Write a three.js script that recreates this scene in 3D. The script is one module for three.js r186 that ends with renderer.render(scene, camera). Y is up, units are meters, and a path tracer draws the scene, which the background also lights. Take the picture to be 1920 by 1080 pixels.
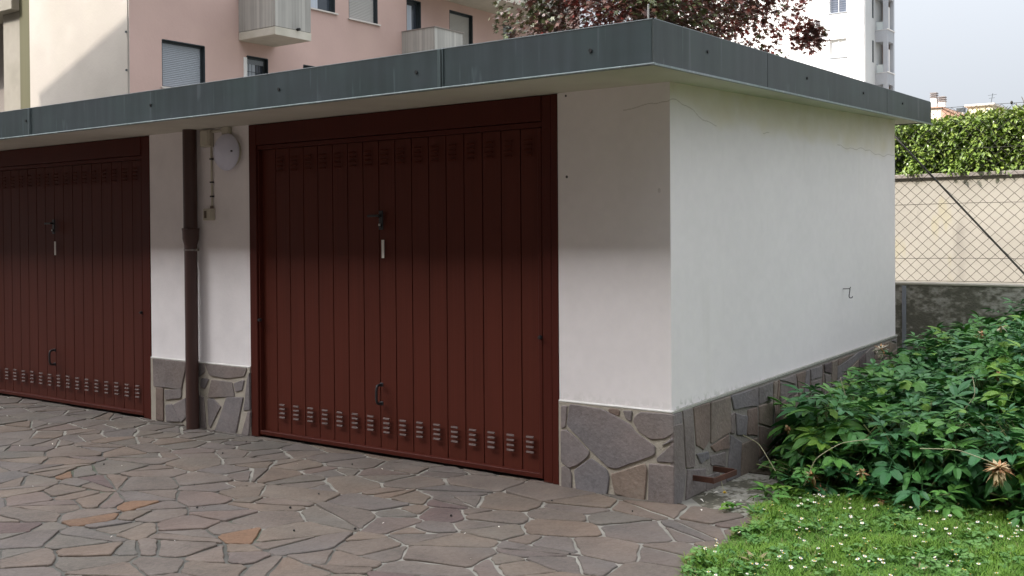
import * as THREE from 'three';
import { mergeGeometries } from 'three/addons/utils/BufferGeometryUtils.js';
import { ImprovedNoise } from 'three/addons/math/ImprovedNoise.js';

// ------------------------------------------------------------------ camera, sky, sun, exposure
const scene = new THREE.Scene();
const camera = new THREE.PerspectiveCamera(30.45, 1920 / 1080, 0.1, 900);
camera.position.set(2.769, 1.4985, 5.258);
camera.rotation.order = 'YXZ';
camera.rotation.set(-0.0115, 0.6335, -0.0073);
camera.setViewOffset(1920, 1080, 0, 75.3, 1920, 1080);
camera.updateMatrixWorld(true); camera.updateProjectionMatrix();

const SUN = new THREE.Vector3(-0.75, 1.03, 1).normalize();
function makeSky() {
  const W = 1024, H = 512, d = new Float32Array(W * H * 4), v = new THREE.Vector3();
  for (let j = 0; j < H; j++) for (let i = 0; i < W; i++) {
    const phi = ((j + 0.5) / H - 0.5) * Math.PI, th = ((i + 0.5) / W - 0.5) * 2 * Math.PI;
    v.set(Math.cos(th) * Math.cos(phi), Math.sin(phi), Math.sin(th) * Math.cos(phi));
    const up = Math.max(v.y, 0), t = Math.pow(1 - up, 3.0);
    const a = Math.acos(Math.min(1, v.dot(SUN))) * 180 / Math.PI;
    // thin high overcast: brighter overhead than at the horizon, with a veil round the sun shaped to light the garage fronts
    const dome = 0.365 * (1 + 2.7 * up), veil = 60 * Math.exp(-a / 4.5) + 10.5 * Math.exp(-a / 12) + 0.75 * Math.exp(-a / 36);
    let r = dome * (0.925 + 0.02 * t) + veil, g = dome * (0.99 + 0.02 * t) + veil * 0.995, b = dome * (1.09 + 0.01 * t) + veil;
    if (v.y < 0) { const k = Math.min(1, -v.y * 12); r += (0.15 - r) * k; g += (0.15 - g) * k; b += (0.13 - b) * k; }
    const o = (j * W + i) * 4; d[o] = r; d[o + 1] = g; d[o + 2] = b; d[o + 3] = 1;
  }
  const t = new THREE.DataTexture(d, W, H, THREE.RGBAFormat, THREE.FloatType);
  t.mapping = THREE.EquirectangularReflectionMapping; t.magFilter = THREE.LinearFilter; t.minFilter = THREE.LinearFilter; t.needsUpdate = true;
  return t;
}
const sky = makeSky();
scene.background = sky; scene.environment = sky;
const sun = new THREE.DirectionalLight(new THREE.Color(1, 0.93, 0.82), 3.0);
sun.position.copy(SUN).multiplyScalar(120); sun.castShadow = true; sun.shadow.radius = 1.5;
sun.shadow.mapSize.set(4096, 4096);
Object.assign(sun.shadow.camera, { left: -70, right: 70, top: 70, bottom: -70, near: 1, far: 320 });
scene.add(sun, sun.target);
const EXPOSURE = 1.5;

// ------------------------------------------------------------------ helpers
let seed = 7;
function rnd() { seed = (seed + 0x6D2B79F5) | 0; let t = Math.imul(seed ^ (seed >>> 15), 1 | seed); t = (t + Math.imul(t ^ (t >>> 7), 61 | t)) ^ t; return ((t ^ (t >>> 14)) >>> 0) / 4294967296; }
const rr = (a, b) => a + (b - a) * rnd();
const lerp = (a, b, t) => a + (b - a) * t, clamp = (x, a = 0, b = 1) => Math.min(b, Math.max(a, x));
const sstep = (a, b, x) => { const t = clamp((x - a) / (b - a)); return t * t * (3 - 2 * t); };
function hash(x, y, s) { let h = Math.imul(x, 374761393) + Math.imul(y, 668265263) + Math.imul(s, 1274126177); h = Math.imul(h ^ (h >>> 13), 1274126177); return ((h ^ (h >>> 16)) >>> 0) / 4294967296; }
function vnoise(x, y, px, py, s) {          // periodic value noise
  const xi = Math.floor(x), yi = Math.floor(y), fx = x - xi, fy = y - yi, u = fx * fx * (3 - 2 * fx), w = fy * fy * (3 - 2 * fy);
  const m = (a, p) => ((a % p) + p) % p, x0 = m(xi, px), x1 = m(xi + 1, px), y0 = m(yi, py), y1 = m(yi + 1, py);
  return lerp(lerp(hash(x0, y0, s), hash(x1, y0, s), u), lerp(hash(x0, y1, s), hash(x1, y1, s), u), w);
}
function fbm(u, v, fx, fy, oct, s) { let a = 0.5, r = 0, n = 0; for (let o = 0; o < oct; o++) { r += a * vnoise(u * fx, v * fy, fx, fy, s + o); n += a; a *= 0.5; fx *= 2; fy *= 2; } return r / n; }
const toS = (c) => { c = clamp(c); return Math.round(255 * (c <= 0.0031308 ? 12.92 * c : 1.055 * Math.pow(c, 1 / 2.4) - 0.055)); };
function tex(w, h, fn, color = true) {      // fn(u, v) -> [r, g, b] linear (colour) or a number (data)
  const d = new Uint8Array(w * h * 4);
  for (let j = 0; j < h; j++) for (let i = 0; i < w; i++) {
    const c = fn((i + 0.5) / w, (j + 0.5) / h), o = (j * w + i) * 4;
    if (color) { d[o] = toS(c[0]); d[o + 1] = toS(c[1]); d[o + 2] = toS(c[2]); } else d[o] = d[o + 1] = d[o + 2] = Math.round(255 * clamp(c));
    d[o + 3] = 255;
  }
  const t = new THREE.DataTexture(d, w, h); t.wrapS = t.wrapT = THREE.RepeatWrapping;
  t.magFilter = THREE.LinearFilter; t.minFilter = THREE.LinearMipmapLinearFilter; t.generateMipmaps = true;
  if (color) t.colorSpace = THREE.SRGBColorSpace; t.needsUpdate = true; return t;
}
const rep = (t, x, y = x) => { const c = t.clone(); c.repeat.set(x, y); c.needsUpdate = true; return c; };
const M = (r, g, b, o = {}) => new THREE.MeshStandardMaterial({ color: new THREE.Color().setRGB(r, g, b), roughness: 0.85, side: THREE.DoubleSide, ...o });
const MP = (r, g, b, o = {}) => new THREE.MeshPhysicalMaterial({ color: new THREE.Color().setRGB(r, g, b), roughness: 0.85, specularIntensity: 0.35, side: THREE.DoubleSide, ...o });
const used = new Map();
function numbered(n) { const k = used.get(n) || 0; used.set(n, k + 1); return k ? n + '_' + String(k).padStart(3, '0') : n; }
function fin(m) { m.castShadow = m.receiveShadow = true; return m; }
function tag(o, label, category, group, kind) { if (label) o.userData.label = label; if (category) o.userData.category = category; if (group) o.userData.group = group; if (kind) o.userData.kind = kind; return o; }
function thing(name, label, category, group, pos = [0, 0, 0]) { const g = new THREE.Group(); g.name = numbered(name); g.position.set(...pos); scene.add(g); return tag(g, label, category, group); }
function part(parent, name, geo, mat) { const m = fin(new THREE.Mesh(geo, mat)); m.name = numbered(name); parent.add(m); return m; }
function struct(name, geo, mat, label) { const m = part(scene, name, geo, mat); m.userData.kind = 'structure'; if (label) m.userData.label = label; return m; }
function node(parent, name) { const g = new THREE.Group(); g.name = numbered(name); parent.add(g); return g; }
// uv in metres from the dominant axis of each face
function worldUV(g, ou = 0, ov = 0) {
  if (g.index) g = g.toNonIndexed();
  const p = g.attributes.position, uv = new Float32Array(p.count * 2), a = new THREE.Vector3(), b = new THREE.Vector3(), c = new THREE.Vector3(), n = new THREE.Vector3();
  for (let i = 0; i < p.count; i += 3) {
    a.fromBufferAttribute(p, i); b.fromBufferAttribute(p, i + 1); c.fromBufferAttribute(p, i + 2);
    n.copy(b).sub(a).cross(c.clone().sub(a)); const ax = Math.abs(n.x), ay = Math.abs(n.y), az = Math.abs(n.z);
    [a, b, c].forEach((q, k) => { const U = ay >= ax && ay >= az ? [q.x, q.z] : ax >= az ? [q.z, q.y] : [q.x, q.y]; uv[(i + k) * 2] = U[0] + ou; uv[(i + k) * 2 + 1] = U[1] + ov; });
  }
  g.setAttribute('uv', new THREE.BufferAttribute(uv, 2)); return g;
}
function box(x0, x1, y0, y1, z0, z1) { const g = new THREE.BoxGeometry(x1 - x0, y1 - y0, z1 - z0); g.translate((x0 + x1) / 2, (y0 + y1) / 2, (z0 + z1) / 2); return worldUV(g); }
// a box with chamfered edges
function cbox(x0, x1, y0, y1, z0, z1, c = 0.004) {
  const s = new THREE.Shape(); s.moveTo(x0 + c, y0 + c); s.lineTo(x1 - c, y0 + c); s.lineTo(x1 - c, y1 - c); s.lineTo(x0 + c, y1 - c); s.closePath();
  const g = new THREE.ExtrudeGeometry(s, { depth: z1 - z0 - 2 * c, bevelEnabled: true, bevelSize: c, bevelThickness: c, bevelSegments: 1 });
  g.translate(0, 0, z0 + c); return worldUV(g);
}
function tris(list) { // list of triangles [[x,y,z] x3]
  const g = new THREE.BufferGeometry(); g.setAttribute('position', new THREE.Float32BufferAttribute(list.flat(2), 3)); g.computeVertexNormals(); return g;
}
// vertical prism on a footprint [x,z] (any winding), bottom/top may be functions of (x,z)
function prism(fp, y0, y1) {
  const f0 = typeof y0 === 'function' ? y0 : () => y0, f1 = typeof y1 === 'function' ? y1 : () => y1, T = [], n = fp.length;
  for (let i = 0; i < n; i++) { const [ax, az] = fp[i], [bx, bz] = fp[(i + 1) % n]; const A = [ax, f0(ax, az), az], B = [bx, f0(bx, bz), bz], C = [bx, f1(bx, bz), bz], D = [ax, f1(ax, az), az]; T.push([A, B, C], [A, C, D]); }
  const v = fp.map(([x, z]) => new THREE.Vector2(x, z));
  for (const [i, j, k] of THREE.ShapeUtils.triangulateShape(v, [])) for (const [f, o] of [[f0, 1], [f1, 0]]) { const P = [i, j, k].map((q) => [fp[q][0], f(...fp[q]), fp[q][1]]); T.push(o ? P : [P[0], P[2], P[1]]); }
  return worldUV(tris(T));
}
function tube(pts, r, rad = 6, seg = 0) { const c = new THREE.CatmullRomCurve3(pts.map((p) => new THREE.Vector3(...p)), false, 'catmullrom', 0.3); return new THREE.TubeGeometry(c, seg || pts.length * 4, r, rad, false).toNonIndexed(); }
function bar(a, b, r, rad = 6) { return new THREE.TubeGeometry(new THREE.LineCurve3(new THREE.Vector3(...a), new THREE.Vector3(...b)), 1, r, rad, false).toNonIndexed(); }
function clean(g) { const q = g.index ? g.toNonIndexed() : g; const o = new THREE.BufferGeometry(); for (const k of ['position', 'normal', 'uv']) if (q.attributes[k]) o.setAttribute(k, q.attributes[k]); if (!o.attributes.normal) o.computeVertexNormals(); if (!o.attributes.uv) o.setAttribute('uv', new THREE.BufferAttribute(new Float32Array(o.attributes.position.count * 2), 2)); return o; }
const merge = (l) => mergeGeometries(l.map(clean));
const V = new THREE.Vector3();
function pix(x, y, z) { V.set(x, y, z).project(camera); return [(V.x + 1) * 960, (1 - V.y) * 540, V.z]; }
function polyArea(p) { let a = 0; for (let i = 0; i < p.length; i++) { const q = p[(i + 1) % p.length]; a += p[i][0] * q[1] - q[0] * p[i][1]; } return a / 2; }
function centroid(p) { let x = 0, y = 0; for (const q of p) { x += q[0]; y += q[1]; } return [x / p.length, y / p.length]; }
function clipHalf(p, nx, ny, d) { const o = []; for (let i = 0; i < p.length; i++) { const a = p[i], b = p[(i + 1) % p.length], da = a[0] * nx + a[1] * ny - d, db = b[0] * nx + b[1] * ny - d; if (da <= 0) o.push(a); if ((da < 0) !== (db < 0)) { const t = da / (da - db); o.push([a[0] + (b[0] - a[0]) * t, a[1] + (b[1] - a[1]) * t]); } } return o; }
function inset(p, g) { if (polyArea(p) < 0) p = p.slice().reverse(); let q = p; for (let i = 0; i < p.length; i++) { const a = p[i], b = p[(i + 1) % p.length], l = Math.hypot(b[0] - a[0], b[1] - a[1]) || 1, nx = (b[1] - a[1]) / l, ny = -(b[0] - a[0]) / l; q = clipHalf(q, nx, ny, a[0] * nx + a[1] * ny - g); if (q.length < 3) return null; } return q; }
// rough stone outline: corners knocked off, long edges broken
function roughen(p, amt, step) {
  const o = [];
  for (let i = 0; i < p.length; i++) {
    const a = p[(i + p.length - 1) % p.length], b = p[i], c = p[(i + 1) % p.length];
    const la = Math.hypot(b[0] - a[0], b[1] - a[1]), lc = Math.hypot(c[0] - b[0], c[1] - b[1]); if (la < 1e-4) continue;
    const k = Math.min(amt * rr(1.2, 4), la * 0.3, lc * 0.3);
    o.push([b[0] + (a[0] - b[0]) / la * k, b[1] + (a[1] - b[1]) / la * k]); o.push([b[0] + (c[0] - b[0]) / lc * k, b[1] + (c[1] - b[1]) / lc * k]);
    const n = Math.min(4, Math.floor(lc / step));
    for (let j = 1; j <= n; j++) { const t = (j + rr(-0.25, 0.25)) / (n + 1), e = rr(-amt, amt * 0.3); const nx = (c[1] - b[1]) / lc, ny = -(c[0] - b[0]) / lc; o.push([b[0] + (c[0] - b[0]) * t + nx * e, b[1] + (c[1] - b[1]) * t + ny * e]); }
  }
  return o;
}
// flat stone in the (u, v) plane, w outwards: top face, chamfer and sides; place(u, v, w) -> [x, y, z]
function stoneGeo(p, h, ch, depth, place, tu = 0, tv = 0) {
  if (polyArea(p) < 0) p = p.slice().reverse();
  const c = centroid(p), T = [], uv = [], n = p.length, ox = rr(0, 9), oy = rr(0, 9);
  const W = (q) => h + tu * (q[0] - c[0]) + tv * (q[1] - c[1]);
  const inn = p.map((q) => { const l = Math.hypot(q[0] - c[0], q[1] - c[1]) || 1, k = Math.max(0.3, 1 - ch * 1.3 / l); return [c[0] + (q[0] - c[0]) * k, c[1] + (q[1] - c[1]) * k]; });
  const add = (A, B, C) => { T.push([A, B, C].map(([q, w]) => place(q[0], q[1], w))); for (const [q] of [A, B, C]) uv.push(q[0] + ox, q[1] + oy); };
  for (let i = 0; i < n; i++) {
    const j = (i + 1) % n, a = [inn[i], W(inn[i])], b = [inn[j], W(inn[j])], a1 = [p[i], W(p[i]) - ch], b1 = [p[j], W(p[j]) - ch], a2 = [p[i], -depth], b2 = [p[j], -depth];
    add([c, W(c)], a, b); add(a, a1, b1); add(a, b1, b); add(a1, a2, b2); add(a1, b2, b1);
  }
  const g = tris(T); g.setAttribute('uv', new THREE.Float32BufferAttribute(uv, 2)); return g;
}
function instanced(parent, name, geo, mat, mats, colors) {
  const m = new THREE.InstancedMesh(geo, mat, mats.length); m.name = numbered(name);
  mats.forEach((x, i) => { m.setMatrixAt(i, x); if (colors) m.setColorAt(i, colors[i]); });
  m.instanceMatrix.needsUpdate = true; if (colors) m.instanceColor.needsUpdate = true; parent.add(fin(m)); return m;
}
const D = new THREE.Object3D(); D.rotation.order = 'YXZ';
function place(x, y, z, rx, ry, rz, s) { D.position.set(x, y, z); D.rotation.set(rx, ry, rz); Array.isArray(s) ? D.scale.set(...s) : D.scale.setScalar(s); D.updateMatrix(); return D.matrix.clone(); }
const C3 = (r, g, b) => new THREE.Color().setRGB(r, g, b);

// ------------------------------------------------------------------ textures and materials
const tGrain = tex(512, 512, (u, v) => { const a = fbm(u, v, 6, 6, 6, 11), b = hash(Math.floor(u * 512), Math.floor(v * 512), 5), k = 0.80 + 0.2 * a + 0.06 * (b - 0.5); return [k, k, k]; });
const bGrain = tex(512, 512, (u, v) => 0.6 * fbm(u, v, 24, 24, 4, 21) + 0.4 * fbm(u, v, 4, 4, 4, 22), false);
const tBlotch = tex(512, 512, (u, v) => { const a = fbm(u, v, 3, 3, 6, 31), b = fbm(u, v, 12, 12, 4, 37), k = 0.74 + 0.34 * a * (0.6 + 0.5 * b); return [k, k * (0.985 + 0.02 * b), k * (0.96 + 0.05 * a)]; });
const tStone = tex(512, 512, (u, v) => {
  const a = fbm(u, v, 5, 5, 5, 41), b = fbm(u, v, 60, 60, 2, 43), s = hash(Math.floor(u * 512), Math.floor(v * 512), 47);
  const sp = vnoise(u * 210, v * 210, 210, 210, 44), vein = Math.abs(fbm(u, v, 4, 6, 5, 45) - 0.5); let k = 0.54 + 0.52 * a + 0.24 * (b - 0.5) + (sp > 0.86 ? 0.22 : sp < 0.13 ? -0.14 : 0) + (s > 0.965 ? 0.2 : 0.05 * (s - 0.5)) - 0.12 * sstep(0.012, 0.0, vein);
  const w = fbm(u, v, 2, 3, 4, 53) - 0.5; return [k * (1 + 0.22 * w), k, k * (1 - 0.16 * w)];
});
const bStone = tex(512, 512, (u, v) => 0.55 * fbm(u, v, 7, 7, 5, 61) + 0.45 * fbm(u, v, 48, 48, 3, 62), false);
const tStreak = tex(512, 256, (u, v) => { const a = fbm(u, v, 96, 3, 3, 71), b = fbm(u, v, 4, 2, 4, 72), k = 0.80 + 0.16 * a + 0.12 * (b - 0.5); return [k, k, k]; });
const tDoor = tex(1024, 512, (u, v) => {     // painted steel with a faint pressed wood grain, specks of dirt
  const a = fbm(u, v, 220, 4, 2, 81), b = fbm(u, v, 9, 5, 4, 82), s = hash(Math.floor(u * 1024), Math.floor(v * 512), 83); let k = 0.80 + 0.16 * a + 0.14 * (b - 0.5);
  if (s > 0.9994) return [1, 0.9, 0.8].map((x) => x); return [k, k, k];
});
const bDoor = tex(512, 256, (u, v) => fbm(u, v, 160, 3, 3, 84), false);
const tMetal = tex(1024, 128, (u, v) => {    // weathered zinc: long run-off streaks, chalky drips, a green bloom
  const a = fbm(u, v, 90, 1, 4, 91), b = fbm(u, v, 8, 2, 5, 92), drip = sstep(0.70, 0.86, fbm(u, v, 190, 1, 2, 95)) * sstep(0.42, 0.62, fbm(u, v, 26, 2, 3, 97));
  const k = 0.5 + 0.28 * a + 0.32 * (b - 0.5) + 0.55 * drip, gr = fbm(u, v, 12, 2, 4, 98); return [k * (1 - 0.22 * gr), k, k * (1.04 - 0.16 * gr)];
});
const tConc = tex(512, 512, (u, v) => {      // board-marked concrete, boards upright (8 to the metre)
  const n = 16, bI = Math.floor(u * n), e = Math.abs(u * n - bI - 0.5), tone = hash(bI, 3, 101), a = fbm(u, v, 40, 3, 4, 102), b = fbm(u, v, 4, 4, 5, 103);
  const k = 0.62 + 0.2 * tone + 0.2 * (a - 0.5) + 0.25 * (b - 0.5) - (e > 0.46 ? 0.16 : 0); return [k, k * 0.985, k * 0.95];
});
const tRetain = tex(1024, 512, (u, v) => {   // old cream render with brown-grey run-off marks
  const a = fbm(u, v, 5, 4, 6, 111), st = sstep(0.47, 0.72, fbm(u, v, 20, 2, 4, 112)) * sstep(0.34, 0.6, fbm(u, v, 6, 2, 4, 113)), y = sstep(0.66, 0.8, fbm(u, v, 26, 5, 3, 117));
  const k = 0.82 + 0.24 * (a - 0.5); return [k * (1 - 0.5 * st), k * (0.985 - 0.5 * st - 0.02 * y), k * (0.96 - 0.48 * st - 0.14 * y)];
});
const tMoss = tex(1024, 512, (u, v) => {     // black lichen over grey concrete
  const a = fbm(u, v, 14, 6, 6, 121), b = fbm(u, v, 60, 40, 3, 122), c = fbm(u, v, 5, 3, 4, 123); const w = sstep(0.40, 0.68, a * 0.5 + b * 0.5 + 0.18 * (c - 0.5));
  const k = lerp(0.30, 0.72, w) * (0.8 + 0.4 * b); return [k, k * 0.985, k * lerp(0.86, 0.97, w)];
});
// mortar of the paving: pale cement by the garage, dirtier and mossy further out, with its own ragged outlines
const tBed = tex(1536, 768, (u, v) => {
  const z = v * 4.4 - 0.3, x = u * 11 - 10, n = fbm(u, v, 9, 5, 5, 131), f = fbm(u, v, 90, 45, 3, 132);
  const pale = clamp(sstep(0.40, 0.56, n + 0.34 * (1.05 - z) + 0.05 * (x + 2.6)) * 0.9 + 0.1 * f), moss = sstep(0.62, 0.75, fbm(u, v, 14, 9, 4, 133)) * (1 - pale);
  const k = lerp(0.082, 0.25, pale) * (0.65 + 0.7 * f); return [k * (1 - 0.25 * moss), k * 0.96, k * (0.87 - 0.3 * moss)];
});
const CRACK = (s) => s < 0.749 ? 2.245 - 0.11 * (0.749 - s) - 0.004 * Math.sin(s * 29) : (() => { const t = s - 0.749; return 2.245 - 0.085 * sstep(0, 0.5, t) - 0.03 * sstep(1.5, 3.6, t) + 0.012 * Math.sin(t * 9) + 0.006 * Math.sin(t * 31); })();
const tWall = tex(1800, 900, (u, v) => {     // painted plaster of the end wall: s runs along pier, then side wall
  const s = u * 4.41, y = v * 2.45, a = fbm(u, v, 8, 5, 6, 141), b = fbm(u, v, 90, 50, 3, 142); let k = 0.87 + 0.10 * (a - 0.5) + 0.05 * (b - 0.5);
  let r = k, g = k * 0.99, bl = k * 0.985;
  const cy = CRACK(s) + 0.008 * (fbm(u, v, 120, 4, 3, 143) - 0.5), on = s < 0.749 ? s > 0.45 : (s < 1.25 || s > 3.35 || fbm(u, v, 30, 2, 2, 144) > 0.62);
  const above = s > 0.749 ? sstep(-0.05, 0.07, y - cy + 0.07 * (fbm(u, v, 26, 16, 4, 145) - 0.5)) : 0;   // blotchy, yellower and darker tone above the crack
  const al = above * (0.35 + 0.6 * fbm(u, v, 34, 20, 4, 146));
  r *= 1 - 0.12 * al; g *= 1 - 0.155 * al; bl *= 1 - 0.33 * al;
  const dr = sstep(0.6, 0.85, fbm(u, v, 60, 2, 3, 147)) * sstep(0.5, 0.7, fbm(u, v, 7, 5, 3, 148)) * 0.03; r *= 1 - dr; g *= 1 - dr; bl *= 1 - dr * 1.4;
  if (on && Math.abs(y - cy) < 0.0025) { r *= 0.72; g *= 0.7; bl *= 0.67; }
  const gr = sstep(0.05, 0.0, y - 0.515 - 0.035 * fbm(u, v, 140, 3, 3, 149)) * (fbm(u, v, 200, 90, 2, 150) > 0.5 ? 0.26 : 0.03) * (s > 0.749 ? 1 : 0.3); r *= 1 - gr; g *= 1 - gr * 0.95; bl *= 1 - gr * 1.1;
  for (const [hs, hy, hr] of [[0.063, 1.845, 0.008], [0.06, 2.325, 0.007]]) if (Math.hypot(s - hs, y - hy) < hr) r = g = bl = 0.05;
  if (Math.hypot((s - 0.68) * 1.6, y - 1.745) < 0.014) { r *= 0.8; g *= 0.79; bl *= 0.78; }
  return [r, g, bl];
});
const tPlaster = tBlotch;

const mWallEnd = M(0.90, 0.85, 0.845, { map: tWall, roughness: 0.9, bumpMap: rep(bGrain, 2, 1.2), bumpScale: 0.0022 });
const mWall = M(0.90, 0.85, 0.845, { map: rep(tGrain, 0.7), roughness: 0.9, bumpMap: rep(bGrain, 1.2), bumpScale: 0.0015 });
const mSoffit = M(0.66, 0.63, 0.55, { map: rep(tBlotch, 0.5), roughness: 0.95, bumpMap: rep(bGrain, 1.5), bumpScale: 0.002 });
const mFascia = M(0.082, 0.097, 0.107, { map: rep(tMetal, 0.25, 2.2), roughness: 0.5, metalness: 0.25 });
const mFasciaSide = M(0.085, 0.092, 0.094, { map: rep(tMetal, 0.21, 2.2), roughness: 0.55, metalness: 0.2 });
const mDrip = M(0.34, 0.36, 0.37, { map: rep(tMetal, 0.6, 3), roughness: 0.4, metalness: 0.3 });
const mDark = M(0.012, 0.012, 0.012, { roughness: 0.6 });
const mDoor = MP(0.098, 0.022, 0.013, { map: rep(tDoor, 0.7, 0.35), bumpMap: rep(bDoor, 0.7, 0.35), bumpScale: 0.0008, roughness: 0.52 });
const mDoor2 = MP(0.090, 0.022, 0.014, { map: rep(tDoor, 0.9, 0.35), bumpMap: rep(bDoor, 0.7, 0.35), bumpScale: 0.0008, roughness: 0.55 });
const mFrame = MP(0.078, 0.015, 0.009, { map: rep(tDoor, 0.5, 0.4), roughness: 0.5 });
const mLouvre = M(0.075, 0.034, 0.025, { roughness: 0.65, map: rep(tGrain, 3) });
const mBlack = M(0.018, 0.018, 0.02, { roughness: 0.4 });
const mSticker = M(0.68, 0.66, 0.62, { roughness: 0.6 });
const mPipe = M(0.062, 0.026, 0.02, { map: rep(tStreak, 2, 0.4), roughness: 0.5 });
const mMortar = M(0.42, 0.375, 0.31, { map: rep(tBlotch, 1.5), roughness: 0.95, bumpMap: rep(bGrain, 4), bumpScale: 0.006 });
const stoneMat = (r, g, b, k = 1) => M(r * k, g * k, b * k, { map: tStone, bumpMap: rep(bStone, 1.5), bumpScale: 0.006, roughness: 0.82 });
const mPlinth = [stoneMat(0.232, 0.203, 0.20), stoneMat(0.225, 0.192, 0.18), stoneMat(0.24, 0.19, 0.155), stoneMat(0.208, 0.19, 0.192), stoneMat(0.215, 0.16, 0.133), stoneMat(0.135, 0.10, 0.098)];
const mPave = [[0.25, 0.213, 0.190], [0.248, 0.206, 0.178], [0.236, 0.207, 0.188], [0.262, 0.211, 0.175], [0.226, 0.206, 0.184], [0.243, 0.198, 0.181], [0.222, 0.197, 0.186], [0.268, 0.225, 0.190], [0.31, 0.185, 0.115], [0.195, 0.145, 0.140], [0.275, 0.18, 0.135]].map((c) => stoneMat(c[0] * 1.07, c[1] * 1.0, c[2] * 0.935, 0.615));
const mBedPave = M(1, 0.97, 0.92, { map: tBed, bumpMap: rep(bGrain, 12, 6), bumpScale: 0.004, roughness: 0.95 });
const mConcrete = M(0.30, 0.285, 0.25, { map: rep(tBlotch, 0.9), bumpMap: rep(bGrain, 2), bumpScale: 0.004, roughness: 0.95 });
const mSoil = M(0.10, 0.08, 0.055, { map: rep(tStone, 1.3), bumpMap: rep(bStone, 3), bumpScale: 0.02, roughness: 1 });
const mGround = M(0.13, 0.125, 0.105, { map: rep(tBlotch, 0.2), roughness: 1 });
const mBoard = M(0.58, 0.57, 0.54, { map: rep(tConc, 0.5, 0.25), roughness: 0.9 });
const mPink = M(0.62, 0.44, 0.388, { map: rep(tBlotch, 0.12), roughness: 0.95, bumpMap: rep(bGrain, 0.8), bumpScale: 0.004 });
const mCream = M(0.50, 0.455, 0.41, { map: rep(tBlotch, 0.16), roughness: 0.95, bumpMap: rep(bGrain, 0.8), bumpScale: 0.004 });
const mShutter = M(0.31, 0.335, 0.365, { roughness: 0.6 });
const mShutterGrey = M(0.40, 0.39, 0.365, { roughness: 0.7 });
const mWinFrame = M(0.035, 0.045, 0.05, { roughness: 0.5 });
const mSill = M(0.62, 0.58, 0.53, { roughness: 0.7 });
const mGlass = new THREE.MeshStandardMaterial({ color: C3(0.05, 0.06, 0.075), roughness: 0.06, metalness: 0.0 });
const mWhitePaint = M(0.84, 0.83, 0.81, { map: rep(tGrain, 0.2), roughness: 0.8 });
const mTower = M(0.86, 0.85, 0.83, { map: rep(tGrain, 0.1), roughness: 0.9 });
const mTowerShadeGrey = M(0.40, 0.42, 0.45, { map: rep(tGrain, 0.1), roughness: 0.9 });  // grey carries the shade on the bay; also colours the window sills
const mBrick = M(0.42, 0.26, 0.19, { roughness: 0.9, map: rep(tGrain, 0.5) });
const mRetain = M(0.485, 0.45, 0.395, { map: rep(tRetain, 0.24, 0.45), bumpMap: rep(bGrain, 1), bumpScale: 0.004, roughness: 0.95 });
const mCoping = M(0.30, 0.265, 0.24, { map: rep(tBlotch, 0.8), roughness: 0.95 });
const mMossWall = M(0.50, 0.485, 0.44, { map: rep(tMoss, 0.42, 0.9), bumpMap: rep(bStone, 2), bumpScale: 0.008, roughness: 1 });
const mWire = M(0.035, 0.03, 0.022, { roughness: 0.7 });
const mRust = M(0.115, 0.048, 0.03, { map: rep(tStone, 5), roughness: 0.9, bumpMap: rep(bGrain, 10), bumpScale: 0.001 });
const mIvory = M(0.52, 0.48, 0.39, { roughness: 0.6, map: rep(tGrain, 4) });
const mLampGlass = M(0.62, 0.62, 0.74, { roughness: 0.35 });
const mBark = M(0.20, 0.17, 0.07, { map: rep(tStreak, 2, 3), bumpMap: rep(bStone, 4), bumpScale: 0.01, roughness: 0.95 });
const leafMat = (r, g, b, rough = 0.5, tr = 0.3, spec = 0.5) => new THREE.MeshPhysicalMaterial({ color: C3(r, g, b), roughness: rough, specularIntensity: spec, transmission: tr, thickness: 0, side: THREE.DoubleSide });

// ------------------------------------------------------------------ ground and setting
struct('ground', worldUV(new THREE.PlaneGeometry(700, 700).rotateX(-Math.PI / 2).translate(0, -0.12, 0)), mGround, 'courtyard and garden ground stretching away around the garages');

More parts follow.
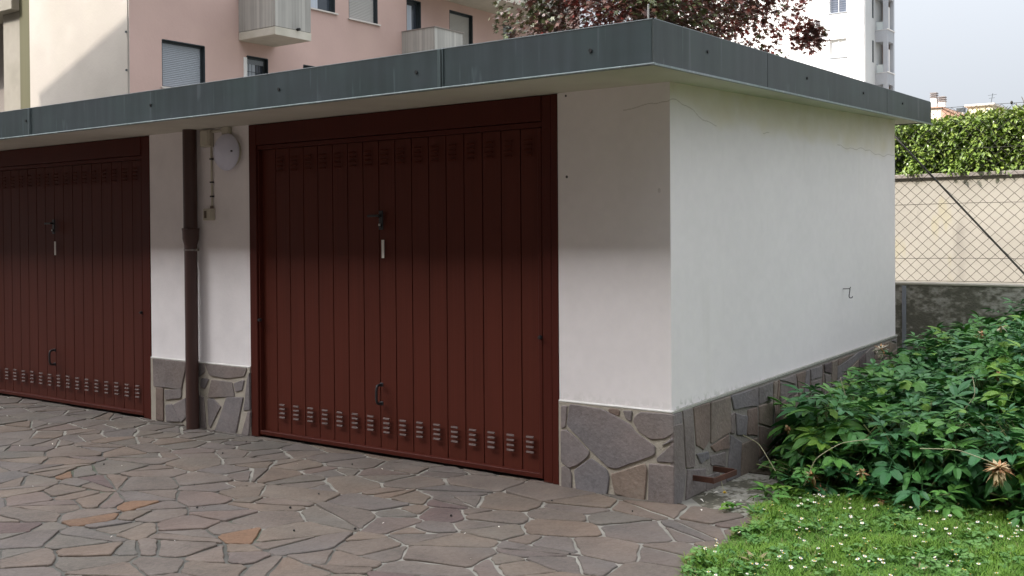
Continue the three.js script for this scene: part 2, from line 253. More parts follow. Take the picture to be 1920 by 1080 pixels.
// paving
const EDGE = (z) => 0.49 + 0.16 * z + 0.05 * Math.sin(z * 5.1) + 0.025 * Math.sin(z * 13);
const paving = new THREE.Group(); paving.name = 'paving'; paving.userData.kind = 'structure'; paving.userData.label = 'crazy paving of brown, grey and violet porphyry flags before the garages'; scene.add(paving);
{
  const g = new THREE.PlaneGeometry(11, 4.4).rotateX(-Math.PI / 2).translate(-4.5, -0.0045, 1.9); const uv = g.attributes.uv, p = g.attributes.position;
  for (let i = 0; i < uv.count; i++) uv.setXY(i, (p.getX(i) + 10) / 11, (p.getZ(i) + 0.3) / 4.4);
  part(paving, 'mortar_bed', g, mBedPave);
  // the court beyond the picture: the same paving, as material
  part(paving, 'paving_surface', merge([worldUV(new THREE.PlaneGeometry(40, 15.9).rotateX(-Math.PI / 2).translate(-8, -0.012, 12.05)), worldUV(new THREE.PlaneGeometry(18, 4.4).rotateX(-Math.PI / 2).translate(-19, -0.012, 1.9))]), mPave[1]);
  const out = [];
  // irregular flags: cells round scattered centres, drawn out along the doors, some of them broken once or twice
  const AX = 0.80, seeds = [], cell = 0.27;
  for (let j = -1; j < 15; j++) for (let i = -1; i < 31; i++) seeds.push([(-9.4 + (i + 0.5 + rr(-0.48, 0.48)) * cell / AX) * AX, (j + 0.5 + rr(-0.48, 0.48)) * cell]);
  seeds.forEach((c, i) => {
    let p = [[-9.4 * AX, -0.03], [1.0 * AX, -0.03], [1.0 * AX, 3.9], [-9.4 * AX, 3.9]];
    if (c[0] < p[0][0] - 0.3 || c[0] > p[1][0] + 0.3) return;
    seeds.forEach((q, j) => { if (i === j || p.length < 3) return; const dx = q[0] - c[0], dy = q[1] - c[1], l2 = dx * dx + dy * dy; if (l2 > 2.2) return; const l = Math.sqrt(l2); p = clipHalf(p, dx / l, dy / l, (q[0] * q[0] + q[1] * q[1] - c[0] * c[0] - c[1] * c[1]) / 2 / l); });
    if (p.length < 3) return; p = p.map(([x, z]) => [x / AX, z]);
    (function cut(p, d) {
      const a = Math.abs(polyArea(p)); if (a < 0.004) return; if (d > 1 || a < 0.05 || rnd() < (d ? 0.7 : 0.40)) { out.push(p); return; }
      let best = 0, dir = [1, 0]; for (let i = 0; i < p.length; i++) for (let j = i + 1; j < p.length; j++) { const dx = p[j][0] - p[i][0], dz = p[j][1] - p[i][1], l = dx * dx + dz * dz; if (l > best) { best = l; dir = [dx / Math.sqrt(l), dz / Math.sqrt(l)]; } }
      const c = centroid(p), t = rr(-0.2, 0.2) * Math.sqrt(best), an = Math.atan2(dir[1], dir[0]) + (rnd() < 0.35 ? Math.PI / 2 : 0) + rr(-0.5, 0.5), nx = Math.cos(an), nz = Math.sin(an), o = (c[0] + dir[0] * t) * nx + (c[1] + dir[1] * t) * nz;
      const A = clipHalf(p, nx, nz, o), B = clipHalf(p, -nx, -nz, -o); if (A.length < 3 || B.length < 3) { out.push(p); return; } cut(A, d + 1); cut(B, d + 1);
    })(p, 0);
  });
  const stones = [];
  for (const p0 of out) {
    const c = centroid(p0); if (c[0] > EDGE(c[1]) + 0.12 || (c[0] > -0.02 && c[1] < 0.04)) continue;
    const near = clamp(1.15 - c[1] + 0.25 * (rnd() - 0.5)); let p = inset(p0, lerp(rr(0.0025, 0.0075), rr(0.005, 0.013), near)); if (!p || Math.abs(polyArea(p)) < 0.003) continue;
    p = roughen(p, 0.0085, 0.075);
    const q = p.map(([x, z]) => pix(x, 0, z)); let inside = q.filter((k) => k[0] > -20 && k[0] < 1940 && k[1] < 1100 && k[2] < 1).length; const big = inside ? Math.abs(polyArea(q)) : 0;
    stones.push({ p, big, c });
  }
  stones.sort((a, b) => b.big - a.big);
  const rest = [];
  stones.forEach(({ p, c }, i) => {
    const w = rnd(); let k = w < 0.02 ? 8 : w < 0.04 ? 10 : w < 0.075 ? 9 : Math.floor(rnd() * 8);
    if (c[1] < 0.55 && k > 7) k = 4; if (c[1] < 0.5 && c[0] < -1 && rnd() < 0.6) k = [2, 4, 6][Math.floor(rnd() * 3)];
    const g = stoneGeo(p, rr(0.001, 0.006), 0.0035, 0.012, (u, v, h) => [u, h, v], rr(-0.018, 0.018), rr(-0.018, 0.018));
    if (i < 300) part(paving, 'paving_stone', g, mPave[k]); else rest.push(g);
  });
  if (rest.length) part(paving, 'outer_paving_stones', merge(rest), mPave[0]).userData.kind = 'stuff';
}
// cement apron at the foot of the side wall
{
  const p = roughen([[0.02, 0.1], [0.12, 0.13], [0.33, 0.06], [0.43, -0.1], [0.40, -0.55], [0.32, -0.95], [0.04, -0.95]], 0.012, 0.08);
  const tA = tex(256, 512, (u, v) => { const a = fbm(u, v, 5, 10, 5, 161), b = fbm(u, v, 30, 60, 3, 162), m = sstep(0.42, 0.62, 0.6 * a + 0.4 * b); const k = lerp(0.30, 0.95, m) * (0.75 + 0.5 * b); return [k, k * lerp(0.95, 0.985, m), k * lerp(0.78, 0.94, m)]; });
  struct('cement_apron', stoneGeo(p, 0.004, 0.006, 0.03, (u, v, h) => [u, h, v], 0.02, -0.02), M(0.33, 0.315, 0.28, { map: rep(tA, 2, 1), bumpMap: rep(bStone, 4), bumpScale: 0.006, roughness: 1 }), 'narrow grey cement strip at the foot of the side wall');
}
// lawn and flower bed soil
{
  const pts = []; for (let z = 6; z >= -0.001; z -= 0.2) pts.push([EDGE(z) + 0.01, z]); pts.push([0.44, -0.3], [0.3, -0.9], [9, -0.9], [9, 6]);
  struct('lawn_soil', prism(pts, -0.1, (x, z) => 0.006), mSoil, 'earth under the daisy lawn at lower right');
  struct('flower_bed', prism([[0.06, -0.9], [9, -0.9], [9, -4.36], [0.22, -4.36]], -0.1, (x, z) => 0.02 + 0.12 * sstep(-1, -4, z)), mSoil, 'dark earth of the flower bed beside the garage');
}

// ------------------------------------------------------------------ garage
const garage = thing('garage', 'low flat-roofed garage block with white walls, stone plinth and red-brown doors', 'garage');
const SOF = (x, z) => 2.346 - 0.0222 * z;
const XS = (z) => -0.0402 * z;                       // the side wall leaves the right angle a little
{
  const top = (x, z) => SOF(x, z) + 0.03;
  // end wall: pier and side wall in one plaster skin, uv along its perimeter
  const fp = [[-0.749, 0], [0, 0], [XS(-3.654), -3.654], [-0.1, -3.654], [-0.22, -0.26], [-0.749, -0.26]], T = [], UV = []; let s = 0;
  for (let i = 0; i < 6; i++) { const [ax, az] = fp[i], [bx, bz] = fp[(i + 1) % 6], l = Math.hypot(bx - ax, bz - az); const y0 = 0; const A = [ax, y0, az], B = [bx, y0, bz], Cc = [bx, top(bx, bz), bz], Dd = [ax, top(ax, az), az]; T.push([A, B, Cc], [A, Cc, Dd]); const uu = (q) => q / 4.41, vv = (P) => P[1] / 2.45; UV.push(uu(s), vv(A), uu(s + l), vv(B), uu(s + l), vv(Cc), uu(s), vv(A), uu(s + l), vv(Cc), uu(s), vv(Dd)); s += l; }
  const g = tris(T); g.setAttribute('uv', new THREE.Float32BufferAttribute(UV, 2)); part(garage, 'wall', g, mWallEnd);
  part(garage, 'wall', prism([[-4.784, 0], [-3.544, 0], [-3.544, -0.26], [-4.784, -0.26]], 0, top), mWall);
  part(garage, 'wall', prism([[-9.0, 0], [-7.58, 0], [-7.58, -0.26], [-9.0, -0.26]], 0, top), mWall);
  part(garage, 'wall', prism([[-12, -0.002], [-9.002, -0.002], [-9.002, -3.654], [-12, -3.654]], 0, top), mWall);
  part(garage, 'wall', prism([[-9.0, -3.454], [-0.102, -3.454], [-0.102, -3.654], [-9.0, -3.654]], 0, top), mWall);
  // roof slab with the plastered soffit
  part(garage, 'roof_slab', prism([[0.296, 0.739], [0.296, -4.116], [-12, -4.116], [-12, 0.739]], SOF, (x, z) => 2.515 - 0.0152 * z), mSoffit);
  const yb = (z) => 2.330 - 0.0215 * (z - 0.749), yt = (z) => 2.533 - 0.015 * (z - 0.749);
  const facF = (x0, x1) => { const e = 0.0035; return merge([cbox(x0 + e, x1 - e, yb(0.749) - 0.012, yt(0.749), 0.741, 0.752, 0.003)]); };
  // front cladding sheets and their upstand joints
  for (const [a, b] of [[-1.016, 0.309], [-5.266, -1.016], [-9.5, -5.266], [-12, -9.5]]) part(garage, 'roof_flashing', facF(a, b), mFascia);
  for (const x of [-1.016, -5.266, -9.5]) part(garage, 'flashing_joint', merge([cbox(x - 0.028, x - 0.004, 2.322, 2.536, 0.7525, 0.756, 0.0015), cbox(x + 0.006, x + 0.016, 2.322, 2.536, 0.7525, 0.760, 0.003)]), M(0.15, 0.175, 0.185, { map: rep(tMetal, 0.6, 3), roughness: 0.45, metalness: 0.3 }));
  // side cladding sheets follow the rising roof
  const sideSheet = (z0, z1) => { const q = (x, z, y) => [x, y, z], A = [[0.300, z0], [0.312, z0], [0.312, z1], [0.300, z1]]; return prism(A, (x, z) => yb(z) - 0.012, (x, z) => yt(z)); };
  for (const [a, b] of [[0.752, -0.62], [-0.626, -2.9], [-2.906, -4.126]]) part(garage, 'roof_flashing', sideSheet(a, b), mFasciaSide);
  part(garage, 'roof_flashing', cbox(-12, 0.3, 2.43, 2.60, -4.132, -4.120, 0.003), mFasciaSide);
  // folded bright drip edge below
  part(garage, 'drip_edge', cbox(-12, 0.322, 2.311, 2.323, 0.744, 0.768, 0.004), mDrip);
  part(garage, 'drip_edge', prism([[0.304, 0.766], [0.325, 0.766], [0.325, -4.13], [0.304, -4.13]], (x, z) => yb(z) - 0.019, (x, z) => yb(z) - 0.009), mDrip);
  // rolled top edge
  part(garage, 'top_edge', merge([bar([-12, 2.533, 0.747], [0.306, 2.533, 0.747], 0.007), bar([0.306, 2.533, 0.747], [0.306, 2.606, -4.126], 0.007)]), mFasciaSide);
  part(garage, 'roof_sheet', prism([[0.296, 0.735], [0.296, -4.11], [-12, -4.11], [-12, 0.735]], (x, z) => 2.517 - 0.0152 * z, (x, z) => 2.522 - 0.0152 * z), mConcrete);
  // screw heads
  const sc = new THREE.CylinderGeometry(0.010, 0.010, 0.008, 10).rotateX(Math.PI / 2);
  for (const [x, y] of [[-0.044, 2.42], [-1.201, 2.425], [-2.348, 2.43], [-3.683, 2.435], [-5.322, 2.44]]) part(garage, 'screw', clean(sc.clone().translate(x, y, 0.755)), mDark);
  const sd = new THREE.CylinderGeometry(0.009, 0.009, 0.008, 10).rotateZ(Math.PI / 2);
  for (const z of [0.17, -1.25, -2.35, -3.3]) part(garage, 'screw', clean(sd.clone().translate(0.314, (yb(z) + yt(z)) / 2 + 0.012, z)), mDark);
}
// plinth
{
  const pl = node(garage, 'plinth');
  part(pl, 'mortar', prism([[-0.747, 0], [0, 0], [0.012, 0.012], [-0.747, 0.012]], -0.02, 0.507), mMortar);
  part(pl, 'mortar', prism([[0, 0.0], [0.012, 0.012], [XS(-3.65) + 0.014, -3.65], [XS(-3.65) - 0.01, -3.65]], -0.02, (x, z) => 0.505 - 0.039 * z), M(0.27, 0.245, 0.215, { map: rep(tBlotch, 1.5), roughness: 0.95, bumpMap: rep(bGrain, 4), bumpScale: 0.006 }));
  part(pl, 'mortar', box(-4.782, -3.546, -0.02, 0.515, -0.02, 0.012), mMortar);
  part(pl, 'mortar', box(-9, -7.582, -0.02, 0.515, -0.02, 0.012), mMortar);
  const mFil = M(0.72, 0.70, 0.67, { map: rep(tBlotch, 3), roughness: 0.95 }); part(pl, 'cap_fillet', cbox(-0.747, 0.016, 0.505, 0.517, -0.01, 0.015, 0.004), mFil); part(pl, 'cap_fillet', cbox(-4.782, -3.546, 0.513, 0.525, -0.01, 0.015, 0.004), mFil);
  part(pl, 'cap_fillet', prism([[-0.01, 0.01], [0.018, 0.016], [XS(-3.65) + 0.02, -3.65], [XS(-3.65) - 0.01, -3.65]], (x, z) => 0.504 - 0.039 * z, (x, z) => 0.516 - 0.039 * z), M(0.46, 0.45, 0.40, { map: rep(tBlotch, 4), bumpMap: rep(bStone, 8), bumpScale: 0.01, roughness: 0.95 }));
  const front = (list, pick) => list.forEach((p, i) => { const cc = centroid(p), kk = p[0][0] < -3 ? 1.075 : 1.02; const q = roughen(p.map(([u, v]) => [cc[0] + (u - cc[0]) * kk, Math.min(0.512, Math.max(-0.006, cc[1] + (v - cc[1]) * kk))]), 0.0026, 0.07); part(pl, 'stone', stoneGeo(q, rr(0.019, 0.024), 0.004, 0.0, (u, v, h) => [u, v, h]), mPlinth[pick[i % pick.length]]); });
  front([
    [[-0.727, 0.483], [-0.684, 0.486], [-0.695, 0.358], [-0.728, 0.347]],
    [[-0.661, 0.495], [-0.448, 0.488], [-0.258, 0.418], [-0.224, 0.38], [-0.1, 0.31], [-0.101, 0.265], [-0.286, 0.182], [-0.343, 0.156], [-0.401, 0.157], [-0.509, 0.233], [-0.61, 0.316], [-0.68, 0.372]],
    [[-0.399, 0.497], [-0.323, 0.497], [-0.328, 0.457], [-0.399, 0.474]], [[-0.301, 0.494], [-0.24, 0.496], [-0.249, 0.434], [-0.284, 0.45]],
    [[-0.188, 0.495], [0.018, 0.5], [0.021, 0.399], [-0.033, 0.362], [-0.117, 0.346], [-0.198, 0.382], [-0.236, 0.439], [-0.223, 0.467]],
    [[-0.054, 0.319], [0.013, 0.371], [0.02, 0.358], [-0.041, 0.324]], [[-0.088, 0.244], [0.02, 0.343], [0.02, 0.232], [-0.084, 0.226]],
    [[-0.727, 0.336], [-0.69, 0.343], [-0.611, 0.296], [-0.532, 0.23], [-0.537, 0.202], [-0.612, 0.142], [-0.673, 0.119], [-0.727, 0.148]],
    [[-0.727, 0.124], [-0.673, 0.119], [-0.654, 0.082], [-0.655, 0.0], [-0.728, 0.0]], [[-0.635, 0.108], [-0.519, 0.193], [-0.41, 0.14], [-0.397, 0.099], [-0.411, -0.006], [-0.511, -0.006], [-0.622, 0.0]],
    [[-0.384, 0.117], [-0.165, 0.205], [-0.148, 0.177], [-0.166, -0.006], [-0.261, -0.006], [-0.358, 0.01]], [[-0.135, 0.209], [0.02, 0.214], [0.02, -0.006], [-0.14, -0.006]]],
  [0, 0, 4, 1, 1, 3, 1, 0, 1, 3, 2, 1]);
  front([
    [[-4.729, 0.508], [-4.32, 0.508], [-4.333, 0.432], [-4.378, 0.295], [-4.722, 0.295]], [[-4.699, 0.276], [-4.61, 0.269], [-4.614, 0.016], [-4.704, 0.021]],
    [[-4.587, 0.264], [-4.378, 0.288], [-4.379, 0.221], [-4.578, 0.19]], [[-4.479, 0.151], [-4.326, 0.218], [-4.317, 0.072], [-4.383, 0.025]], [[-4.578, 0.142], [-4.501, 0.156], [-4.398, 0.03], [-4.57, 0.013]],
    [[-4.3, 0.507], [-4.088, 0.506], [-4.079, 0.45], [-4.153, 0.405], [-4.3, 0.401]], [[-4.057, 0.508], [-3.587, 0.508], [-3.617, 0.451], [-3.825, 0.416], [-4.007, 0.429]],
    [[-3.987, 0.391], [-3.755, 0.389], [-3.727, 0.289], [-4.03, 0.257]], [[-3.726, 0.385], [-3.608, 0.42], [-3.629, 0.342], [-3.707, 0.323]],
    [[-4.041, 0.236], [-3.979, 0.242], [-3.889, 0.191], [-4.014, 0.022], [-4.034, 0.046]], [[-3.817, 0.262], [-3.63, 0.278], [-3.712, 0.01], [-3.952, 0.01], [-3.89, 0.113]],
    [[-4.121, 0.394], [-4.028, 0.395], [-4.081, 0.318], [-4.133, 0.328]], [[-3.563, 0.182], [-3.535, 0.185], [-3.556, 0.01], [-3.634, 0.01]], [[-3.569, 0.423], [-3.546, 0.476], [-3.546, 0.204], [-3.612, 0.197]], [[-4.145, 0.26], [-4.093, 0.238], [-4.065, 0.01], [-4.138, 0.01]]],
  [1, 4, 1, 0, 0, 1, 1, 1, 0, 0, 0, 3, 0, 0, 1]);
  const side = (list, pick, kk = 1) => list.forEach((p, i) => { const cc = centroid(p); const q = roughen(p.map(([u, v]) => [Math.min(0.018, cc[0] + (u - cc[0]) * kk), cc[1] + (v - cc[1]) * kk]), 0.003, 0.09); part(pl, 'stone', stoneGeo(q, rr(0.019, 0.024), 0.004, 0.0, (u, v, h) => [XS(u) + h, v, u]), mPlinth[pick[i % pick.length]]); });
  side([[[0.018, 0.499], [-0.081, 0.5], [-0.088, 0.436], [0.018, 0.440]], [[0.018, 0.431], [-0.088, 0.427], [-0.115, 0.129], [-0.067, -0.006], [0.018, -0.006]], [[-0.099, 0.503], [-0.205, 0.503], [-0.227, 0.277], [-0.226, 0.171], [-0.134, 0.18]], [[-0.225, 0.503], [-0.411, 0.506], [-0.409, 0.294], [-0.338, 0.251], [-0.253, 0.289]], [[-0.432, 0.508], [-0.668, 0.512], [-0.665, 0.302], [-0.427, 0.276]], [[-0.252, 0.235], [-0.391, 0.227], [-0.408, 0.185], [-0.303, 0.172]], [[-0.426, 0.252], [-0.646, 0.288], [-0.655, 0.206], [-0.48, 0.212]], [[-0.151, 0.162], [-0.354, 0.132], [-0.354, 0.01], [-0.13, 0.0]], [[-0.426, 0.197], [-0.608, 0.19], [-0.607, 0.102], [-0.425, 0.143]], [[-0.684, 0.274], [-0.819, 0.212], [-0.797, 0.01], [-0.625, 0.01]], [[-0.69, 0.518], [-1.044, 0.526], [-1.043, 0.413], [-0.724, 0.431]], [[-0.743, 0.404], [-0.9, 0.365], [-0.879, 0.252], [-0.761, 0.27]], [[-0.678, 0.40], [-0.73, 0.41], [-0.73, 0.285], [-0.675, 0.29]], [[-0.912, 0.40], [-1.04, 0.40], [-1.045, 0.225], [-0.9, 0.25]], [[-0.835, 0.20], [-1.045, 0.205], [-1.045, 0.01], [-0.815, 0.01]], [[-0.37, 0.085], [-0.605, 0.085], [-0.61, 0.0], [-0.37, 0.0]]],
    [3, 1, 1, 4, 2, 3, 4, 1, 1, 3, 3, 3, 1, 4, 2, 1], 1.05);
  const far = [];
  (function split(p) { const a = Math.abs(polyArea(p)); if (a < rr(0.02, 0.07)) { far.push(p); return; } const c = centroid(p), an = (rnd() < 0.6 ? 0 : Math.PI / 2) + rr(-0.45, 0.45), nx = Math.cos(an), ny = Math.sin(an), d = c[0] * nx + c[1] * ny + rr(-0.07, 0.07); const A = clipHalf(p, nx, ny, d), B = clipHalf(p, -nx, -ny, -d); if (A.length < 3 || B.length < 3) { far.push(p); return; } split(A); split(B); })([[-8.99, 0.0], [-7.6, 0.0], [-7.6, 0.51], [-8.99, 0.51]]);
  far.map((p) => inset(p, rr(0.007, 0.012))).filter((p) => p && Math.abs(polyArea(p)) > 0.002).forEach((p, i) => part(pl, 'stone', stoneGeo(roughen(p, 0.0026, 0.07), rr(0.019, 0.024), 0.004, 0.0, (u, v, h) => [u, v, h]), mPlinth[[0, 1, 3, 1, 2, 0, 4][i % 7]]));
  // the rest of the side plinth, half hidden by the peonies
  const more = [];
  (function split(p) { const a = Math.abs(polyArea(p)); if (a < rr(0.012, 0.05)) { more.push(p); return; } const c = centroid(p), an = (rnd() < 0.6 ? 0 : Math.PI / 2) + rr(-0.3, 0.3), nx = Math.cos(an), ny = Math.sin(an), d = c[0] * nx + c[1] * ny + rr(-0.05, 0.05); const A = clipHalf(p, nx, ny, d), B = clipHalf(p, -nx, -ny, -d); if (A.length < 3 || B.length < 3) { more.push(p); return; } split(A); split(B); })([[-1.06, 0.02], [-1.06, 0.532], [-3.64, 0.632], [-3.64, 0.02]]);
  side(more.map((p) => inset(p, rr(0.004, 0.007))).filter((p) => p && Math.abs(polyArea(p)) > 0.002), [4, 2, 1, 5, 4, 1, 0, 4, 2, 3]);
}
// up-and-over doors
const LOU = (() => { const l = []; for (let k = 0; k < 4; k++) { const y = k * 0.031; l.push(tris([[[-0.029, y, 0], [0.029, y, 0], [0.026, y + 0.004, 0.008]], [[-0.029, y, 0], [0.026, y + 0.004, 0.008], [-0.026, y + 0.004, 0.008]], [[-0.026, y + 0.004, 0.008], [0.026, y + 0.004, 0.008], [0.029, y + 0.015, 0]], [[-0.026, y + 0.004, 0.008], [0.029, y + 0.015, 0], [-0.029, y + 0.015, 0]], [[-0.029, y, 0], [-0.026, y + 0.004, 0.008], [-0.029, y + 0.015, 0]], [[0.029, y, 0], [0.029, y + 0.015, 0], [0.026, y + 0.004, 0.008]]])); } return merge(l); })();
function garageDoor(x0, label, mat, lockX, first) {
  const d = node(garage, 'garage_door'); d.position.set(x0, 0, 0); d.userData.label = label;   // x0: left edge of the frame, 2.795 wide
  const W = 2.795;
  part(d, 'door_back', box(0.05, W - 0.05, 0.02, 2.36, -0.09, -0.06), mDark);
  part(d, 'door_frame', cbox(0.002, 0.083, 0.004, 2.342, -0.12, 0.006, 0.004), mFrame);
  part(d, 'door_frame', cbox(W - 0.122, W - 0.052, 0.004, 2.342, -0.12, -0.004, 0.004), mFrame);
  part(d, 'door_frame', cbox(W - 0.048, W - 0.002, 0.004, 2.342, -0.12, 0.006, 0.004), mFrame);
  part(d, 'lintel_rail', merge([cbox(0.083, W - 0.122, 2.19, 2.342, -0.12, 0.003, 0.004), cbox(0.083, W - 0.122, 2.155, 2.187, -0.06, -0.008, 0.004)]), mFrame);
  part(d, 'bottom_rail', merge([cbox(0.09, W - 0.128, 0.022, 0.052, -0.05, -0.004, 0.003)]), mFrame);
  part(d, 'side_channel', merge([cbox(0.0865, 0.100, 0.03, 2.15, -0.05, -0.008, 0.002), cbox(W - 0.155, W - 0.126, 0.03, 2.15, -0.05, -0.006, 0.004)]), mFrame);
  // pressed slats: pan, edge chamfers and a narrow groove between neighbours
  const pitch = 0.1495, s = new THREE.Shape(), w = pitch - 0.008; s.moveTo(0, 0); s.lineTo(w, 0); s.lineTo(w, 0.010); s.lineTo(w - 0.008, 0.020); s.lineTo(w * 0.5 + 0.004, 0.0215); s.lineTo(0.008, 0.020); s.lineTo(0, 0.010); s.closePath();
  for (let k = 0; k < 17; k++) {
    const g = worldUV(new THREE.ExtrudeGeometry(s, { depth: 2.10, bevelEnabled: false }).rotateX(-Math.PI / 2).translate(0, 0.052, 0), k * 0.37 + x0, k * 0.61);
    const m = part(d, 'slat', g, mat); m.position.set(0.102 + k * pitch, 0, -0.042);
    if (k > 0 || !first) { const l = 0.102 + k * pitch + 0.068; const m1 = part(d, 'vent_louvre', LOU, mLouvre); m1.position.set(l, 0.160 + rr(-0.002, 0.002), -0.0215); const m2 = part(d, 'vent_louvre', LOU, mat); m2.position.set(l, 1.985, -0.0215); }
  }
  // lock, key strip, pull handle, side bolts
  part(d, 'lock', merge([cbox(lockX - 0.018, lockX + 0.018, 1.545, 1.675, -0.021, -0.010, 0.003), cbox(lockX - 0.095, lockX + 0.012, 1.632, 1.648, 0.012, 0.024, 0.004), bar([lockX, 1.64, -0.015], [lockX, 1.64, 0.02], 0.009, 8), new THREE.CylinderGeometry(0.013, 0.013, 0.012, 12).rotateX(Math.PI / 2).translate(lockX, 1.575, -0.006)]), mBlack);
  part(d, 'key_cover', cbox(lockX - 0.008, lockX + 0.010, 1.572, 1.586, 0.0, 0.003, 0.001), mShutterGrey);
  part(d, 'white_strip', box(lockX - 0.001, lockX + 0.022, 1.353, 1.476, -0.0225, -0.0195), mSticker);
  part(d, 'pull_handle', merge([tube([[lockX - 0.012, 0.49, -0.02], [lockX - 0.012, 0.486, 0.02], [lockX - 0.012, 0.46, 0.032], [lockX - 0.012, 0.39, 0.032], [lockX - 0.012, 0.364, 0.02], [lockX - 0.012, 0.36, -0.02]], 0.009, 7, 20), cbox(lockX - 0.026, lockX + 0.004, 0.476, 0.502, -0.022, -0.014, 0.002), cbox(lockX - 0.026, lockX + 0.004, 0.348, 0.374, -0.022, -0.014, 0.002)]), mBlack);
  for (const bx of [0.116, W - 0.128]) part(d, 'side_bolt', merge([new THREE.CylinderGeometry(0.012, 0.012, 0.02, 10).rotateX(Math.PI / 2).translate(bx - 0.008, 0.882, 0.002), new THREE.BoxGeometry(0.024, 0.008, 0.012).translate(bx - 0.002, 0.882, 0.016)]), mBlack);
  return d;
}
garageDoor(-3.544, 'nearer red-brown ribbed door between the lamp pier and the corner', mDoor, 1.336, true);
garageDoor(-7.58, 'farther red-brown ribbed door cut off by the left edge', mDoor2, 1.322, false);

// ------------------------------------------------------------------ fittings on the garage
{
  const dp = thing('drainpipe', 'dark brown metal drainpipe running down the pier between the two doors', 'drainpipe', null, [-4.155, 0, 0.075]);
  part(dp, 'pipe', clean(new THREE.CylinderGeometry(0.054, 0.054, 0.83, 24).translate(0, 1.94, 0)), mPipe);
  part(dp, 'pipe', clean(new THREE.CylinderGeometry(0.050, 0.050, 1.46, 24).translate(0, 0.725, 0)), mPipe);
  part(dp, 'socket_collar', clean(new THREE.LatheGeometry([[0.05, 1.44], [0.052, 1.452], [0.062, 1.49], [0.064, 1.555], [0.067, 1.56], [0.067, 1.575], [0.056, 1.576]].map((p) => new THREE.Vector2(...p)), 24)), mPipe);
  part(dp, 'clamp', merge([clean(new THREE.CylinderGeometry(0.0535, 0.0535, 0.012, 24, 1, true).translate(0, 1.405, 0)), cbox(0.045, 0.075, 1.396, 1.414, -0.012, 0.004, 0.002), cbox(-0.075, -0.045, 1.396, 1.414, -0.012, 0.004, 0.002), cbox(-0.006, 0.006, 1.396, 1.414, -0.076, -0.045, 0.002)]), M(0.22, 0.19, 0.17, { roughness: 0.35, metalness: 0.5 }));
  const lamp = thing('wall_lamp', 'round pale lilac wall lamp high on the pier by the door', 'lamp', null, [-3.745, 2.15, 0.0]);
  part(lamp, 'backplate', clean(new THREE.CylinderGeometry(0.10, 0.115, 0.045, 32).rotateX(Math.PI / 2).translate(0, 0, 0.022)), mIvory);
  part(lamp, 'glass_cover', clean(new THREE.LatheGeometry([[0.0, 0.112], [0.05, 0.108], [0.09, 0.097], [0.122, 0.076], [0.139, 0.054], [0.142, 0.044], [0.138, 0.038], [0.0, 0.038]].map((p) => new THREE.Vector2(...p)), 40).rotateX(Math.PI / 2)), mLampGlass);
  part(lamp, 'fixing_clip', clean(new THREE.CylinderGeometry(0.006, 0.006, 0.012, 8).rotateX(Math.PI / 2).translate(0.11, 0.0, 0.09)), mBlack);
  const jb = thing('junction_box', 'ivory junction box with cable and conduit beside the top of the drainpipe', 'junction box', null, [-4.005, 2.27, 0]);
  part(jb, 'box', cbox(-0.055, 0.055, -0.065, 0.065, 0.001, 0.055, 0.006), mIvory);
  part(jb, 'cover', cbox(-0.045, 0.045, -0.055, 0.055, 0.055, 0.060, 0.003), mIvory);
  part(jb, 'conduit', merge([bar([0.05, 0.05, 0.02], [0.2, 0.05, 0.02], 0.011, 8), cbox(0.19, 0.27, 0.02, 0.075, 0.001, 0.04, 0.004)]), mIvory);
  part(jb, 'cable', tube([[0.03, -0.06, 0.012], [0.034, -0.2, 0.012], [0.037, -0.36, 0.014], [0.035, -0.5, 0.012], [0.036, -0.56, 0.012]], 0.0075, 7), mIvory);
  for (const y of [-0.16, -0.34, -0.45]) part(jb, 'cable_clip', cbox(0.022, 0.050, y - 0.006, y + 0.006, 0.001, 0.024, 0.002), mBlack);
  const sw = thing('light_switch', 'small ivory switch box below the cable on the pier', 'switch', null, [-3.99, 1.68, 0]);
  part(sw, 'switch_box', cbox(-0.045, 0.045, -0.045, 0.045, 0.001, 0.05, 0.005), mIvory);
  part(sw, 'rocker', cbox(-0.026, 0.002, -0.028, 0.028, 0.05, 0.055, 0.002), M(0.10, 0.075, 0.05, { roughness: 0.5 }));
  part(sw, 'cable_gland', clean(new THREE.CylinderGeometry(0.012, 0.014, 0.025, 10).translate(0.022, 0.055, 0.015)), M(0.2, 0.15, 0.12));
  const hk = thing('wall_hook', 'small bent black iron hook on the white side wall', 'hook', null, [XS(-2.52), 1.058, -2.52]); hk.scale.setScalar(0.78);
  part(hk, 'hook', merge([tube([[-0.02, 0.035, 0], [0.03, 0.037, 0.0], [0.062, 0.039, 0.0], [0.066, 0.03, 0], [0.062, -0.01, 0.006], [0.060, -0.035, 0.008], [0.068, -0.048, 0.004], [0.083, -0.046, -0.002], [0.090, -0.032, -0.004]], 0.0042, 6, 40), bar([0.064, 0.038, 0], [0.072, 0.056, -0.004], 0.0035)]), mBlack);
  const bs = thing('boot_scraper', 'rusty iron bracket sticking out low on the side plinth', 'bracket', null, [0, 0, 0]);
  const fl = (a, b) => { const dx = b[0] - a[0], dz = b[2] - a[2], l = Math.hypot(dx, dz), g = cbox(0, l, -0.016, 0.016, -0.005, 0.005, 0.002); g.rotateY(-Math.atan2(dz, dx)); g.translate(a[0], (a[1] + b[1]) / 2, a[2]); return g; };
  part(bs, 'bracket_arm', fl([0.02, 0.115, -0.20], [0.160, 0.105, -0.20]), mRust);
  part(bs, 'bracket_arm', fl([0.02, 0.115, -0.46], [0.165, 0.115, -0.46]), mRust);
  part(bs, 'cross_bar', fl([0.158, 0.107, -0.19], [0.172, 0.113, -0.47]), mRust);
}

